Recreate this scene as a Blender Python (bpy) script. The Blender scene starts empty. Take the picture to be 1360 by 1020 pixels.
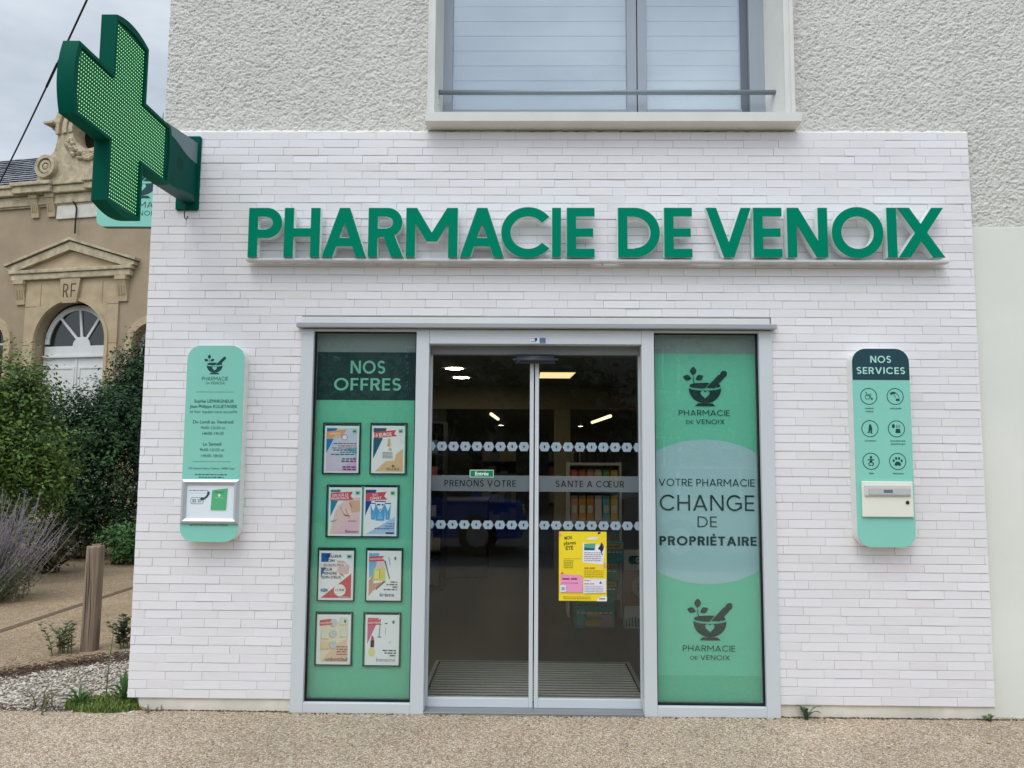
import bpy, bmesh, math, random
import numpy as np
from mathutils import Matrix, Vector
from mathutils.geometry import delaunay_2d_cdt
random.seed(7); rng = np.random.default_rng(7)
R = math.radians; PI = math.pi
S = bpy.context.scene; COL = S.collection

# ------------------------------------------------------------------ camera, light, exposure
def cam_axes(yaw, pitch, roll):
    cy, sy, cp, sp = math.cos(yaw), math.sin(yaw), math.cos(pitch), math.sin(pitch)
    f = Vector((sy*cp, cy*cp, sp)); r = Vector((cy, -sy, 0)); u = r.cross(f)
    c, s = math.cos(roll), math.sin(roll)
    return c*r - s*u, s*r + c*u, f
cd = bpy.data.cameras.new('camera'); cam = bpy.data.objects.new('camera', cd); COL.objects.link(cam)
r_, u_, f_ = cam_axes(-0.0145, 0.0946, -0.0068)
cam.matrix_world = Matrix(((r_.x, u_.x, -f_.x, -0.0793), (r_.y, u_.y, -f_.y, -5.046), (r_.z, u_.z, -f_.z, 1.55), (0, 0, 0, 1)))
cd.sensor_width = 36; cd.lens = 36*1060/1360; cd.clip_start = 0.05; cd.clip_end = 2000
S.camera = cam
SUN_EL, SUN_AZ = R(58), R(200)          # azimuth measured clockwise from +y (the way the camera looks)
w = bpy.data.worlds.new('World'); S.world = w; w.use_nodes = True
nt = w.node_tree; nt.nodes.clear(); N = nt.nodes.new; LK = nt.links.new
out = N('ShaderNodeOutputWorld'); bg = N('ShaderNodeBackground'); bg.inputs['Strength'].default_value = 0.12
sky = N('ShaderNodeTexSky'); sky.sky_type = 'NISHITA'; sky.sun_disc = False
sky.sun_elevation = SUN_EL; sky.sun_rotation = SUN_AZ; sky.air_density = 1.0; sky.dust_density = 2.0
tc = N('ShaderNodeTexCoord'); mp = N('ShaderNodeMapping'); mp.inputs['Scale'].default_value = (1.3, 1.3, 3.2)
LK(tc.outputs['Generated'], mp.inputs['Vector'])
no = N('ShaderNodeTexNoise'); no.inputs['Scale'].default_value = 1.7; no.inputs['Detail'].default_value = 6; no.inputs['Roughness'].default_value = .55
LK(mp.outputs[0], no.inputs['Vector'])
cr = N('ShaderNodeValToRGB')            # cloud brightness, thin to thick
cr.color_ramp.elements[0].position = .36; cr.color_ramp.elements[0].color = (4.2, 4.8, 5.6, 1)
cr.color_ramp.elements[1].position = .62; cr.color_ramp.elements[1].color = (7.4, 8.0, 8.6, 1)
LK(no.outputs['Fac'], cr.inputs['Fac'])
sp = N('ShaderNodeVectorMath'); sp.operation = 'DOT_PRODUCT'; LK(tc.outputs['Generated'], sp.inputs[0])   # thin cloud glows round the hidden sun
sp.inputs[1].default_value = (math.sin(SUN_AZ)*math.cos(SUN_EL), math.cos(SUN_AZ)*math.cos(SUN_EL), math.sin(SUN_EL))
mr = N('ShaderNodeMapRange'); mr.interpolation_type = 'SMOOTHSTEP'; mr.inputs['From Min'].default_value = .05; mr.inputs['From Max'].default_value = 1.0
mr.inputs['To Min'].default_value = .92; mr.inputs['To Max'].default_value = 2.0; LK(sp.outputs['Value'], mr.inputs['Value'])
ml = N('ShaderNodeMix'); ml.data_type = 'RGBA'; ml.blend_type = 'MULTIPLY'; ml.inputs['Factor'].default_value = 1
LK(cr.outputs['Color'], ml.inputs['A']); LK(mr.outputs[0], ml.inputs['B'])
mx = N('ShaderNodeMix'); mx.data_type = 'RGBA'; mx.inputs['Factor'].default_value = .88
LK(sky.outputs[0], mx.inputs['A']); LK(ml.outputs['Result'], mx.inputs['B'])
LK(mx.outputs['Result'], bg.inputs['Color']); LK(bg.outputs[0], out.inputs['Surface'])
sd = bpy.data.lights.new('sun', 'SUN'); sd.energy = 1.1; sd.angle = R(28); sd.color = (1, .965, .92)
sun = bpy.data.objects.new('sun', sd); COL.objects.link(sun)
sdir = Vector((math.sin(SUN_AZ)*math.cos(SUN_EL), math.cos(SUN_AZ)*math.cos(SUN_EL), math.sin(SUN_EL)))
sun.rotation_euler = sdir.to_track_quat('Z', 'Y').to_euler(); sun.location = sdir*30
S.view_settings.view_transform = 'Standard'; S.view_settings.look = 'None'; S.view_settings.gamma = 1
S.view_settings.exposure = 0.05

# ------------------------------------------------------------------ materials
def lin(c):
    return tuple((v/255/12.92 if v/255 <= .04045 else ((v/255+.055)/1.055)**2.4) for v in c)
_m = {}
def mat(name, col, rough=.6, spec=.3, metal=0, var=0, vscale=4, bump=0, bscale=60, bdist=.002, tint=None, emit=0, transl=0, lin_=False, coord='Object', stretch=None):
    if name in _m: return _m[name]
    m = bpy.data.materials.new(name); _m[name] = m; m.use_nodes = True
    t = m.node_tree; b = t.nodes['Principled BSDF']; n = t.nodes.new; l = t.links.new
    c = tuple(col) if lin_ else lin(col)
    b.inputs['Base Color'].default_value = (*c, 1); b.inputs['Roughness'].default_value = rough
    b.inputs['Specular IOR Level'].default_value = spec; b.inputs['Metallic'].default_value = metal
    if emit: b.inputs['Emission Color'].default_value = (*c, 1); b.inputs['Emission Strength'].default_value = emit
    tcn = n('ShaderNodeTexCoord'); vec = tcn.outputs[coord]
    if stretch:
        mpn = n('ShaderNodeMapping'); mpn.inputs['Scale'].default_value = stretch; l(vec, mpn.inputs[0]); vec = mpn.outputs[0]
    cur = None
    if tint:                            # per face value 0..1 picks between two colours of the thing itself
        at = n('ShaderNodeAttribute'); at.attribute_name = 'tint'
        rp = n('ShaderNodeValToRGB'); els = rp.color_ramp.elements
        while len(els) < len(tint): els.new(.5)
        for i, cc in enumerate(tint): els[i].position = i/(len(tint)-1); els[i].color = (*lin(cc), 1)
        l(at.outputs['Fac'], rp.inputs[0]); cur = rp.outputs[0]
    if var:
        nz = n('ShaderNodeTexNoise'); nz.inputs['Scale'].default_value = vscale; nz.inputs['Detail'].default_value = 5; nz.inputs['Roughness'].default_value = .62
        l(vec, nz.inputs['Vector'])
        rr = n('ShaderNodeMapRange'); rr.inputs['From Min'].default_value = .25; rr.inputs['From Max'].default_value = .75
        rr.inputs['To Min'].default_value = 1-var; rr.inputs['To Max'].default_value = 1+var; l(nz.outputs['Fac'], rr.inputs[0])
        mm = n('ShaderNodeMix'); mm.data_type = 'RGBA'; mm.blend_type = 'MULTIPLY'; mm.inputs['Factor'].default_value = 1
        if cur: l(cur, mm.inputs['A'])
        else: mm.inputs['A'].default_value = (*c, 1)
        l(rr.outputs[0], mm.inputs['B']); cur = mm.outputs['Result']
    if cur: l(cur, b.inputs['Base Color'])
    if bump:
        nb = n('ShaderNodeTexNoise'); nb.inputs['Scale'].default_value = bscale; nb.inputs['Detail'].default_value = 4
        l(vec, nb.inputs['Vector']); bp = n('ShaderNodeBump'); bp.inputs['Strength'].default_value = bump; bp.inputs['Distance'].default_value = bdist
        l(nb.outputs['Fac'], bp.inputs['Height']); l(bp.outputs[0], b.inputs['Normal'])
    if transl:
        tr = n('ShaderNodeBsdfTranslucent'); ms = n('ShaderNodeMixShader'); ms.inputs[0].default_value = transl
        if cur: l(cur, tr.inputs[0])
        else: tr.inputs[0].default_value = (*c, 1)
        l(b.outputs[0], ms.inputs[1]); l(tr.outputs[0], ms.inputs[2]); l(ms.outputs[0], t.nodes['Material Output'].inputs[0])
    return m
def ink(c):
    return mat('ink_%d_%d_%d' % tuple(c), c, rough=.45, spec=.3)
def glass_mat(name, tintc, f0):
    if name in _m: return _m[name]
    m = bpy.data.materials.new(name); _m[name] = m; m.use_nodes = True
    t = m.node_tree; t.nodes.clear(); n = t.nodes.new; l = t.links.new
    o = n('ShaderNodeOutputMaterial'); tr = n('ShaderNodeBsdfTransparent'); tr.inputs[0].default_value = (*tintc, 1)
    gl = n('ShaderNodeBsdfGlossy'); gl.inputs['Roughness'].default_value = 0.0; gl.inputs[0].default_value = (.93, .97, 1, 1)
    lw = n('ShaderNodeLayerWeight'); lw.inputs[0].default_value = .5
    p = n('ShaderNodeMath'); p.operation = 'POWER'; p.inputs[1].default_value = 5; l(lw.outputs['Facing'], p.inputs[0])
    a = n('ShaderNodeMath'); a.operation = 'MULTIPLY_ADD'; a.inputs[1].default_value = 1-f0; a.inputs[2].default_value = f0; l(p.outputs[0], a.inputs[0])
    tcn = n('ShaderNodeTexCoord'); nz = n('ShaderNodeTexNoise'); nz.inputs['Scale'].default_value = 1.6; nz.inputs['Detail'].default_value = 1; l(tcn.outputs['Object'], nz.inputs['Vector'])
    bp = n('ShaderNodeBump'); bp.inputs['Strength'].default_value = .12; bp.inputs['Distance'].default_value = .01; l(nz.outputs['Fac'], bp.inputs['Height']); l(bp.outputs[0], gl.inputs['Normal'])
    mx_ = n('ShaderNodeMixShader'); l(a.outputs[0], mx_.inputs[0]); l(tr.outputs[0], mx_.inputs[1]); l(gl.outputs[0], mx_.inputs[2]); l(mx_.outputs[0], o.inputs[0])
    return m
def frosted(name, c, alpha):
    if name in _m: return _m[name]
    m = bpy.data.materials.new(name); _m[name] = m; m.use_nodes = True
    t = m.node_tree; b = t.nodes['Principled BSDF']; b.inputs['Base Color'].default_value = (*lin(c), 1); b.inputs['Roughness'].default_value = .6
    b.inputs['Alpha'].default_value = alpha
    return m
def pebbles(name, scale, cols, joint, bump=.6, dist=.004, big=.25, dirt=None):
    m = bpy.data.materials.new(name); _m[name] = m; m.use_nodes = True
    t = m.node_tree; b = t.nodes['Principled BSDF']; n = t.nodes.new; l = t.links.new
    tcn = n('ShaderNodeTexCoord'); wp = n('ShaderNodeTexNoise'); wp.inputs['Scale'].default_value = scale*.8; l(tcn.outputs['Object'], wp.inputs['Vector'])
    add = n('ShaderNodeVectorMath'); add.operation = 'MULTIPLY_ADD'; add.inputs[1].default_value = (.5/scale,)*3; l(wp.outputs['Color'], add.inputs[0]); l(tcn.outputs['Object'], add.inputs[2])
    v = n('ShaderNodeTexVoronoi'); v.inputs['Scale'].default_value = scale; v.inputs['Randomness'].default_value = 1; l(add.outputs[0], v.inputs['Vector'])
    sx = n('ShaderNodeSeparateColor'); l(v.outputs['Color'], sx.inputs[0])
    rp = n('ShaderNodeValToRGB'); els = rp.color_ramp.elements; rp.color_ramp.interpolation = 'LINEAR'
    while len(els) < len(cols): els.new(.5)
    for i, cc in enumerate(cols): els[i].position = i/(len(cols)-1); els[i].color = (*lin(cc), 1)
    l(sx.outputs[0], rp.inputs[0])
    v2 = n('ShaderNodeTexVoronoi'); v2.feature = 'DISTANCE_TO_EDGE'; v2.inputs['Scale'].default_value = scale; l(add.outputs[0], v2.inputs['Vector'])
    jr = n('ShaderNodeMapRange'); jr.inputs['From Min'].default_value = .0; jr.inputs['From Max'].default_value = .14; l(v2.outputs['Distance'], jr.inputs[0])
    mj = n('ShaderNodeMix'); mj.data_type = 'RGBA'; l(jr.outputs[0], mj.inputs['Factor']); mj.inputs['A'].default_value = (*lin(joint), 1); l(rp.outputs[0], mj.inputs['B'])
    nz = n('ShaderNodeTexNoise'); nz.inputs['Scale'].default_value = .9; nz.inputs['Detail'].default_value = 6; nz.inputs['Roughness'].default_value = .65; l(tcn.outputs['Object'], nz.inputs['Vector'])
    rr = n('ShaderNodeMapRange'); rr.inputs['From Min'].default_value = .3; rr.inputs['From Max'].default_value = .7; rr.inputs['To Min'].default_value = 1-big; rr.inputs['To Max'].default_value = 1+big*.6; l(nz.outputs['Fac'], rr.inputs[0])
    mm = n('ShaderNodeMix'); mm.data_type = 'RGBA'; mm.blend_type = 'MULTIPLY'; mm.inputs['Factor'].default_value = 1; l(mj.outputs['Result'], mm.inputs['A']); l(rr.outputs[0], mm.inputs['B'])
    l(mm.outputs['Result'], b.inputs['Base Color']); b.inputs['Roughness'].default_value = .85; b.inputs['Specular IOR Level'].default_value = .2
    bp = n('ShaderNodeBump'); bp.inputs['Strength'].default_value = bump; bp.inputs['Distance'].default_value = dist
    l(jr.outputs[0], bp.inputs['Height']); l(bp.outputs[0], b.inputs['Normal'])
    return m

# ------------------------------------------------------------------ mesh helpers
class MB:
    def __init__(s): s.v = []; s.f = []; s.t = []; s.mi = []; s.mats = []
    def face(s, idx, tint=0., mi=0): s.f.append(tuple(idx)); s.t.append(tint); s.mi.append(mi)
    def add(s, vs, fs, tint=0., mi=0):
        o = len(s.v); s.v += [tuple(p) for p in vs]
        for f in fs: s.face([o+i for i in f], tint, mi)
        return s
    def box(s, x0, x1, y0, y1, z0, z1, tint=0., mi=0):
        return s.add([(x0,y0,z0),(x1,y0,z0),(x1,y1,z0),(x0,y1,z0),(x0,y0,z1),(x1,y0,z1),(x1,y1,z1),(x0,y1,z1)],
              [(0,3,2,1),(4,5,6,7),(0,1,5,4),(1,2,6,5),(2,3,7,6),(3,0,4,7)], tint, mi)
    def bbox(s, x0, x1, y0, y1, z0, z1, b=.004):     # box with chamfered edges
        bm = bmesh.new(); bmesh.ops.create_cube(bm, size=1)
        for v in bm.verts: v.co = Vector(((x0+x1)/2+v.co.x*(x1-x0), (y0+y1)/2+v.co.y*(y1-y0), (z0+z1)/2+v.co.z*(z1-z0)))
        bmesh.ops.bevel(bm, geom=bm.edges[:], offset=b, segments=2, affect='EDGES', profile=.5)
        return s.bm(bm)
    def bm(s, bm, tint=0., mi=0):
        bm.verts.ensure_lookup_table(); bm.verts.index_update()
        s.add([v.co[:] for v in bm.verts], [[v.index for v in f.verts] for f in bm.faces], tint, mi); bm.free(); return s
    def tube(s, pts, rad, n=8, tint=0., cap=True, mi=0):
        pts = [Vector(p) for p in pts]; k = len(pts)
        rs = rad if isinstance(rad, (list, tuple)) else [rad]*k
        o = len(s.v); up = None
        for i, p in enumerate(pts):
            d = (pts[min(i+1, k-1)]-pts[max(i-1, 0)]).normalized()
            if up is None: up = d.orthogonal().normalized()
            a = (up - d*up.dot(d)); a = a.normalized() if a.length > 1e-6 else d.orthogonal().normalized(); up = a; b = d.cross(a)
            for j in range(n):
                q = 2*PI*j/n; s.v.append(tuple(p+rs[i]*(math.cos(q)*a+math.sin(q)*b)))
        for i in range(k-1):
            for j in range(n):
                s.face((o+i*n+j, o+i*n+(j+1) % n, o+(i+1)*n+(j+1) % n, o+(i+1)*n+j), tint, mi)
        if cap:
            s.face([o+j for j in range(n)][::-1], tint, mi); s.face([o+(k-1)*n+j for j in range(n)], tint, mi)
        return s
    def lathe(s, prof, c, n=24, axis='z', tint=0., mi=0):   # prof: (radius, height)
        o = len(s.v)
        for (r, h) in prof:
            for j in range(n):
                q = 2*PI*j/n; a, b = r*math.cos(q), r*math.sin(q)
                p = {'z': (a, b, h), 'y': (a, h, b), 'x': (h, a, b)}[axis]; s.v.append((p[0]+c[0], p[1]+c[1], p[2]+c[2]))
        for i in range(len(prof)-1):
            for j in range(n): s.face((o+i*n+j, o+i*n+(j+1) % n, o+(i+1)*n+(j+1) % n, o+(i+1)*n+j), tint, mi)
        return s
    def ext(s, sh, y0, y1, tint=0., mi=0):            # extrude a flat (x, z) shape from y0 (front) to y1
        vs, ts = sh; k = len(vs)
        cnt = {}
        for a, b, c in ts:
            for e in ((a, b), (b, c), (c, a)): cnt[e] = 1
        fs = [t for t in ts] + [(k+c, k+b, k+a) for a, b, c in ts]
        fs += [(b, a, k+a, k+b) for (a, b) in cnt if (b, a) not in cnt]
        return s.add([(x, y0, z) for x, z in vs]+[(x, y1, z) for x, z in vs], fs, tint, mi)
    def flat(s, sh, y, mi=0, tint=0.):
        return s.add([(x, y, z) for x, z in sh[0]], sh[1], tint, mi)

def ccw(p):
    a = sum(p[i][0]*p[(i+1) % len(p)][1]-p[(i+1) % len(p)][0]*p[i][1] for i in range(len(p)))
    return p if a > 0 else p[::-1]
def union(polys, holes=()):
    vs, fs = [], []
    for p in list(polys)+list(holes):
        p = ccw([(float(a), float(b)) for a, b in p]); o = len(vs); vs += [Vector(q) for q in p]; fs.append(list(range(o, o+len(p))))
    npos = len(polys)
    rv, re, rf, ov, oe, of = delaunay_2d_cdt(vs, [], fs, 0, 1e-6, True)
    tris = []
    for f, o in zip(rf, of):
        if o and not any(i >= npos for i in o):
            for k in range(1, len(f)-1): tris.append((f[0], f[k], f[k+1]))
    tris = [t if ((rv[t[1]]-rv[t[0]]).cross(rv[t[2]]-rv[t[0]]) > 0) else t[::-1] for t in tris]
    return [tuple(v) for v in rv], tris
def tf(sh, sx=1, sz=None, dx=0, dz=0, rot=0):
    sz = sx if sz is None else sz; c, s_ = math.cos(rot), math.sin(rot)
    return [((x*sx)*c-(z*sz)*s_+dx, (x*sx)*s_+(z*sz)*c+dz) for x, z in sh[0]], sh[1]
def join(shs):
    v, t = [], []
    for a, b in shs:
        o = len(v); v += a; t += [tuple(i+o for i in q) for q in b]
    return v, t
def rect(x0, x1, z0, z1): return [(x0, z0), (x1, z0), (x1, z1), (x0, z1)]
def RS(x0, x1, z0, z1): return [(x0, z0), (x1, z0), (x1, z1), (x0, z1)], [(0, 1, 2), (0, 2, 3)]
def PS(pts): return union([pts])
def rrect(x0, x1, z0, z1, r, n=7):
    p = []
    for cx, cz, a in ((x1-r, z0+r, -90), (x1-r, z1-r, 0), (x0+r, z1-r, 90), (x0+r, z0+r, 180)):
        p += [(cx+r*math.cos(R(a+90*i/n)), cz+r*math.sin(R(a+90*i/n))) for i in range(n+1)]
    return p
def arcp(cx, cz, rx, rz, a0, a1, n=20): return [(cx+rx*math.cos(R(a0+(a1-a0)*i/n)), cz+rz*math.sin(R(a0+(a1-a0)*i/n))) for i in range(n+1)]
def disc(cx, cz, rx, rz=None, n=28): return arcp(cx, cz, rx, rz or rx, 0, 360, n)[:-1]
def band(pts, t):                                      # a stroke of width t along an open path
    o, i_ = [], []
    for k, p in enumerate(pts):
        a, b = pts[max(k-1, 0)], pts[min(k+1, len(pts)-1)]; dx, dz = b[0]-a[0], b[1]-a[1]; L = math.hypot(dx, dz) or 1
        o.append((p[0]-dz/L*t/2, p[1]+dx/L*t/2)); i_.append((p[0]+dz/L*t/2, p[1]-dx/L*t/2))
    return o+i_[::-1]
def ring(cx, cz, rx, rz, t, a0=0, a1=360, n=36):
    if a1-a0 >= 360: return [band_ring(cx, cz, rx, rz, t, a0, a0+180, n//2), band_ring(cx, cz, rx, rz, t, a0+180, a0+360, n//2)]
    return [band_ring(cx, cz, rx, rz, t, a0, a1, n)]
def band_ring(cx, cz, rx, rz, t, a0, a1, n): return arcp(cx, cz, rx, rz, a0, a1, n)+arcp(cx, cz, rx-t, rz-t, a1, a0, n)

# geometric capitals: every glyph is a union of strokes, height 1
WID = dict(A=.86, C=.88, D=.84, E=.56, F=.54, G=.92, H=.76, I=0, M=.98, N=.80, O=1.0, P=.62, R=.66, S=.60, T=.66, U=.76, V=.86, X=.82, L=.52)
WID['Œ'] = 1.42; WID[' '] = .36
def glyph(ch, w, t):
    s = t*1.1; h = t*.93
    if ch == 'I': return [rect(0, t, 0, 1)]
    if ch == 'H': return [rect(0, t, 0, 1), rect(w-t, w, 0, 1), rect(0, w, .5-h/2, .5+h/2)]
    if ch in 'EÉ':
        p = [rect(0, t, 0, 1), rect(0, w, 0, h), rect(0, w, 1-h, 1), rect(0, w*.95, .5-h/2, .5+h/2)]
        if ch == 'É': p.append([(w*.4, 1.08), (w*.4+t*.8, 1.08), (w*.8, 1.28), (w*.8-t, 1.28)])
        return p
    if ch == 'F': return [rect(0, t, 0, 1), rect(0, w, 1-h, 1), rect(0, w*.93, .47-h/2, .47+h/2)]
    if ch == 'L': return [rect(0, t, 0, 1), rect(0, w, 0, h)]
    if ch == 'T': return [rect(w/2-t/2, w/2+t/2, 0, 1), rect(0, w, 1-h, 1)]
    if ch == 'A':
        k = (w/2-s/2); zb = .22
        return [[(0, 0), (s, 0), (w/2+s/2, 1), (w/2-s/2, 1)], [(w-s, 0), (w, 0), (w/2+s/2, 1), (w/2-s/2, 1)], [(k*zb+s*.5, zb), (w-k*zb-s*.5, zb), (w-k*(zb+h)-s*.5, zb+h), (k*(zb+h)+s*.5, zb+h)]]
    if ch == 'V': return [[(0, 1), (s, 1), (w/2+s/2, 0), (w/2-s/2, 0)], [(w-s, 1), (w, 1), (w/2+s/2, 0), (w/2-s/2, 0)]]
    if ch == 'X': s = t*1.25; return [[(0, 0), (s, 0), (w, 1), (w-s, 1)], [(0, 1), (s, 1), (w, 0), (w-s, 0)]]
    if ch == 'N': s = t*1.2; return [rect(0, t, 0, 1), rect(w-t, w, 0, 1), [(0, 1), (s, 1), (w, 0), (w-s, 0)]]
    if ch == 'M': s = t*1.15; return [rect(0, t, 0, 1), rect(w-t, w, 0, 1), [(0, 1), (s, 1), (w/2+s/2, .32), (w/2-s/2, .32)], [(w-s, 1), (w, 1), (w/2+s/2, .32), (w/2-s/2, .32)]]
    if ch in 'PR':
        zb = .39 if ch == 'P' else .41; r = (1-zb)/2
        p = [rect(0, t, 0, 1), rect(0, w-r, 1-h, 1), rect(0, w-r, zb, zb+h), band_ring(w-r, zb+r, r, r, t, -90, 90, 18)]
        if ch == 'R': p.append([(w*.40, zb+h*.6), (w*.40+s*1.1, zb+h*.6), (w+.03, 0), (w+.03-s*1.2, 0)])
        return p
    if ch == 'D': r = min(.5, w-t*.5); return [rect(0, t, 0, 1), rect(0, w-r+.001, 1-h, 1), rect(0, w-r+.001, 0, h), band_ring(w-r, .5, r, .5, t, -90, 90, 26)]
    if ch == 'O': return ring(w/2, .5, w/2, .515, t)
    if ch == 'C': return ring(w*.562, .5, w*.562, .515, t, 38, 322, 40)
    if ch == 'G': return ring(w*.52, .5, w*.52, .515, t, 40, 335, 40)+[rect(w-t*1.02, w-.01, .12, .52), rect(w*.56, w-.01, .52-h, .52)]
    if ch == 'U': r = w/2; return [rect(0, t, r, 1), rect(w-t, w, r, 1), band_ring(r, r, r, r+.015, t, 180, 360, 24)]
    if ch == 'S':
        m = w/2; a = t/2; r = .25+a*.02
        pts = arcp(m, .75-a*.35, w/2-a, .265-a*.62, 28, 180, 12)+arcp(m, .75-a*.35, w/2-a, .25-a*.32, 180, 270, 6)[1:]
        pts = pts[:-1]+arcp(m, .25+a*.35, w/2-a, .25-a*.32, 90, 0, 6)[0:]+arcp(m, .25+a*.35, w/2-a, .265-a*.62, 0, -152, 12)[1:]
        return [band(pts, t)]
    if ch == 'Œ': return ring(.47, .5, .47, .515, t)+[[(x+.84, z) for x, z in q] for q in glyph('E', .56, t)]
    return []
def caps(text, h, t=.16, track=.16, center=None, left=None, z=0, fit=None, words=False):
    x = 0; polys = []; cuts = [0]
    for ch in text:
        w_ = WID['E'] if ch == 'É' else WID[ch]
        if ch == 'I': w_ = t
        if ch == ' ': cuts.append(len(polys))
        polys += [[(px+x, pz) for px, pz in q] for q in glyph(ch, w_, t)]
        x += w_+(0 if ch == ' ' else track)
    x -= track
    k = fit/x if fit else h
    if words:
        cuts.append(len(polys)); return [tf(tf(union(polys[a:b]), k, h), 1, 1, center-x*k/2, z) for a, b in zip(cuts, cuts[1:]) if b > a]
    sh = tf(union(polys), k, h)
    return tf(sh, 1, 1, (center-x*k/2) if center is not None else left, z)
_H = {}
def text(s_, h, x=0, z=0, align='CENTER', bold=0, rot=0, maxw=None):    # the built-in font, flat, cap height h
    cu = bpy.data.curves.new('lettering', 'FONT'); cu.body = s_; cu.align_x = align; cu.size = 1; cu.offset = bold; cu.resolution_u = 3
    o = bpy.data.objects.new('lettering', cu); me = o.to_mesh()
    vs = [(v.co.x, v.co.y) for v in me.vertices]; me.calc_loop_triangles(); ts = [tuple(t.vertices) for t in me.loop_triangles]
    ts = [t if ((vs[t[1]][0]-vs[t[0]][0])*(vs[t[2]][1]-vs[t[0]][1])-(vs[t[1]][1]-vs[t[0]][1])*(vs[t[2]][0]-vs[t[0]][0])) > 0 else t[::-1] for t in ts]
    o.to_mesh_clear(); bpy.data.objects.remove(o); bpy.data.curves.remove(cu)
    k = h/.729; kx = k
    if maxw and vs:
        wd = (max(v[0] for v in vs)-min(v[0] for v in vs))*k
        if wd > maxw: kx = k*maxw/wd
    sh = ([(a*kx, b*k) for a, b in vs], ts)
    return tf(sh, 1, 1, x, z, rot)
def dashes(x0, x1, z, h, seed=0, align='l'):           # a line of print too small to read
    r = random.Random(seed); x = x0; out_ = []
    while x < x1:
        w_ = min(r.uniform(1.5, 5)*h, x1-x)
        if w_ > h*.5: out_.append(RS(x, x+w_, z, z+h))
        x += w_+h*.9
    return join(out_)
class Print:
    def __init__(s, y, step=.0004): s.y = y; s.mb = MB(); s.step = step
    def add(s, sh, c):
        m = ink(c) if isinstance(c, tuple) else c
        if m not in s.mb.mats: s.mb.mats.append(m)
        s.mb.flat(sh, s.y, s.mb.mats.index(m)); s.y -= s.step; return s
    def poly(s, pts, c): return s.add(PS(pts), c)

ORG = {}
def obj(name, mb, m=None, parent=None, org=None, smooth=False):
    me = bpy.data.meshes.new(name)
    o0 = Vector(ORG.get(parent.name, (0, 0, 0))) if parent else Vector(org or (0, 0, 0))
    me.from_pydata([tuple(Vector(v)-o0) for v in mb.v], [], mb.f)
    if mb.mats:
        for q in mb.mats: me.materials.append(q)
        me.polygons.foreach_set('material_index', mb.mi)
    elif m: me.materials.append(m)
    if any(mb.t):
        at = me.attributes.new('tint', 'FLOAT', 'FACE'); at.data.foreach_set('value', mb.t)
    if smooth: me.polygons.foreach_set('use_smooth', [True]*len(me.polygons))
    me.update()
    o = bpy.data.objects.new(name, me); COL.objects.link(o)
    if parent: o.parent = parent; ORG[o.name] = tuple(o0)
    else: o.location = o0; ORG[o.name] = tuple(o0)
    return o
def tag(o, label, cat, group=None):
    o['label'] = label; o['category'] = cat
    if group: o['group'] = group
    return o
def thing(name, label, cat, loc=(0, 0, 0), group=None, local=False, rotz=0):
    o = bpy.data.objects.new(name, None); COL.objects.link(o); o.location = loc; o.rotation_euler = (0, 0, rotz)
    o.empty_display_size = .1; ORG[o.name] = (0, 0, 0) if local else tuple(loc)
    return tag(o, label, cat, group)
def kind(o, k): o['kind'] = k; return o
def logo(h):                                           # mortar, pestle and sprig, width about 1.1 h, centred, base at 0
    heart = [(0, .20)]+[(.115*math.sin(t)**3*1.25, .33+.0072*1.25*(13*math.cos(t)-5*math.cos(2*t)-2*math.cos(3*t)-math.cos(4*t))) for t in [2*PI*i/24 for i in range(1, 24)]]
    heart = [(.1*math.sin(t)**3*1.2, .315+.0075*(13*math.cos(t)-5*math.cos(2*t)-2*math.cos(3*t)-math.cos(4*t))) for t in [2*PI*i/28 for i in range(28)]]
    bowl = [(-.43, .50)]+arcp(0, .50, .43, .40, 180, 360, 24)[1:]
    bowl = arcp(0, .49, .43, .08, 180, 360, 14)+arcp(0, .46, .42, .38, 0, -180, 24)
    a = union([bowl], [heart])
    rim = union([arcp(0, .555, .39, .06, 180, 0, 16)+arcp(0, .525, .40, .065, 0, -180, 16)], [[(-.01, .44), (.0, .47), (.34, .86), (.42, .90), (.30, .52), (.29, .44)]])
    base = union([[(-.27, 0), (.27, 0), (.19, .075), (-.19, .075)]])
    pes = union([[(.03, .48), (.25, .47), (.50, .735), (.37, .835)], ])
    head = union([[(x*math.cos(.75)-z*math.sin(.75)+.49, x*math.sin(.75)+z*math.cos(.75)+.84) for x, z in disc(0, 0, .10, .085, 16)]])
    def leaf(cx, cz, L, W, an):
        p = [(L*(i/8-.5), W*math.sin(PI*i/8)) for i in range(9)]+[(L*(i/8-.5), -W*math.sin(PI*i/8)) for i in range(7, 0, -1)]
        return [(x*math.cos(an)-z*math.sin(an)+cx, x*math.sin(an)+z*math.cos(an)+cz) for x, z in p]
    lv = union([leaf(-.30, .92, .24, .085, 1.5), leaf(-.46, .745, .23, .075, 2.9), leaf(-.14, .745, .23, .075, .45), band([(-.30, .78), (-.305, .68), (-.27, .56)], .022)])
    return tf(join([a, rim, base, pes, head, lv]), h)

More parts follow.
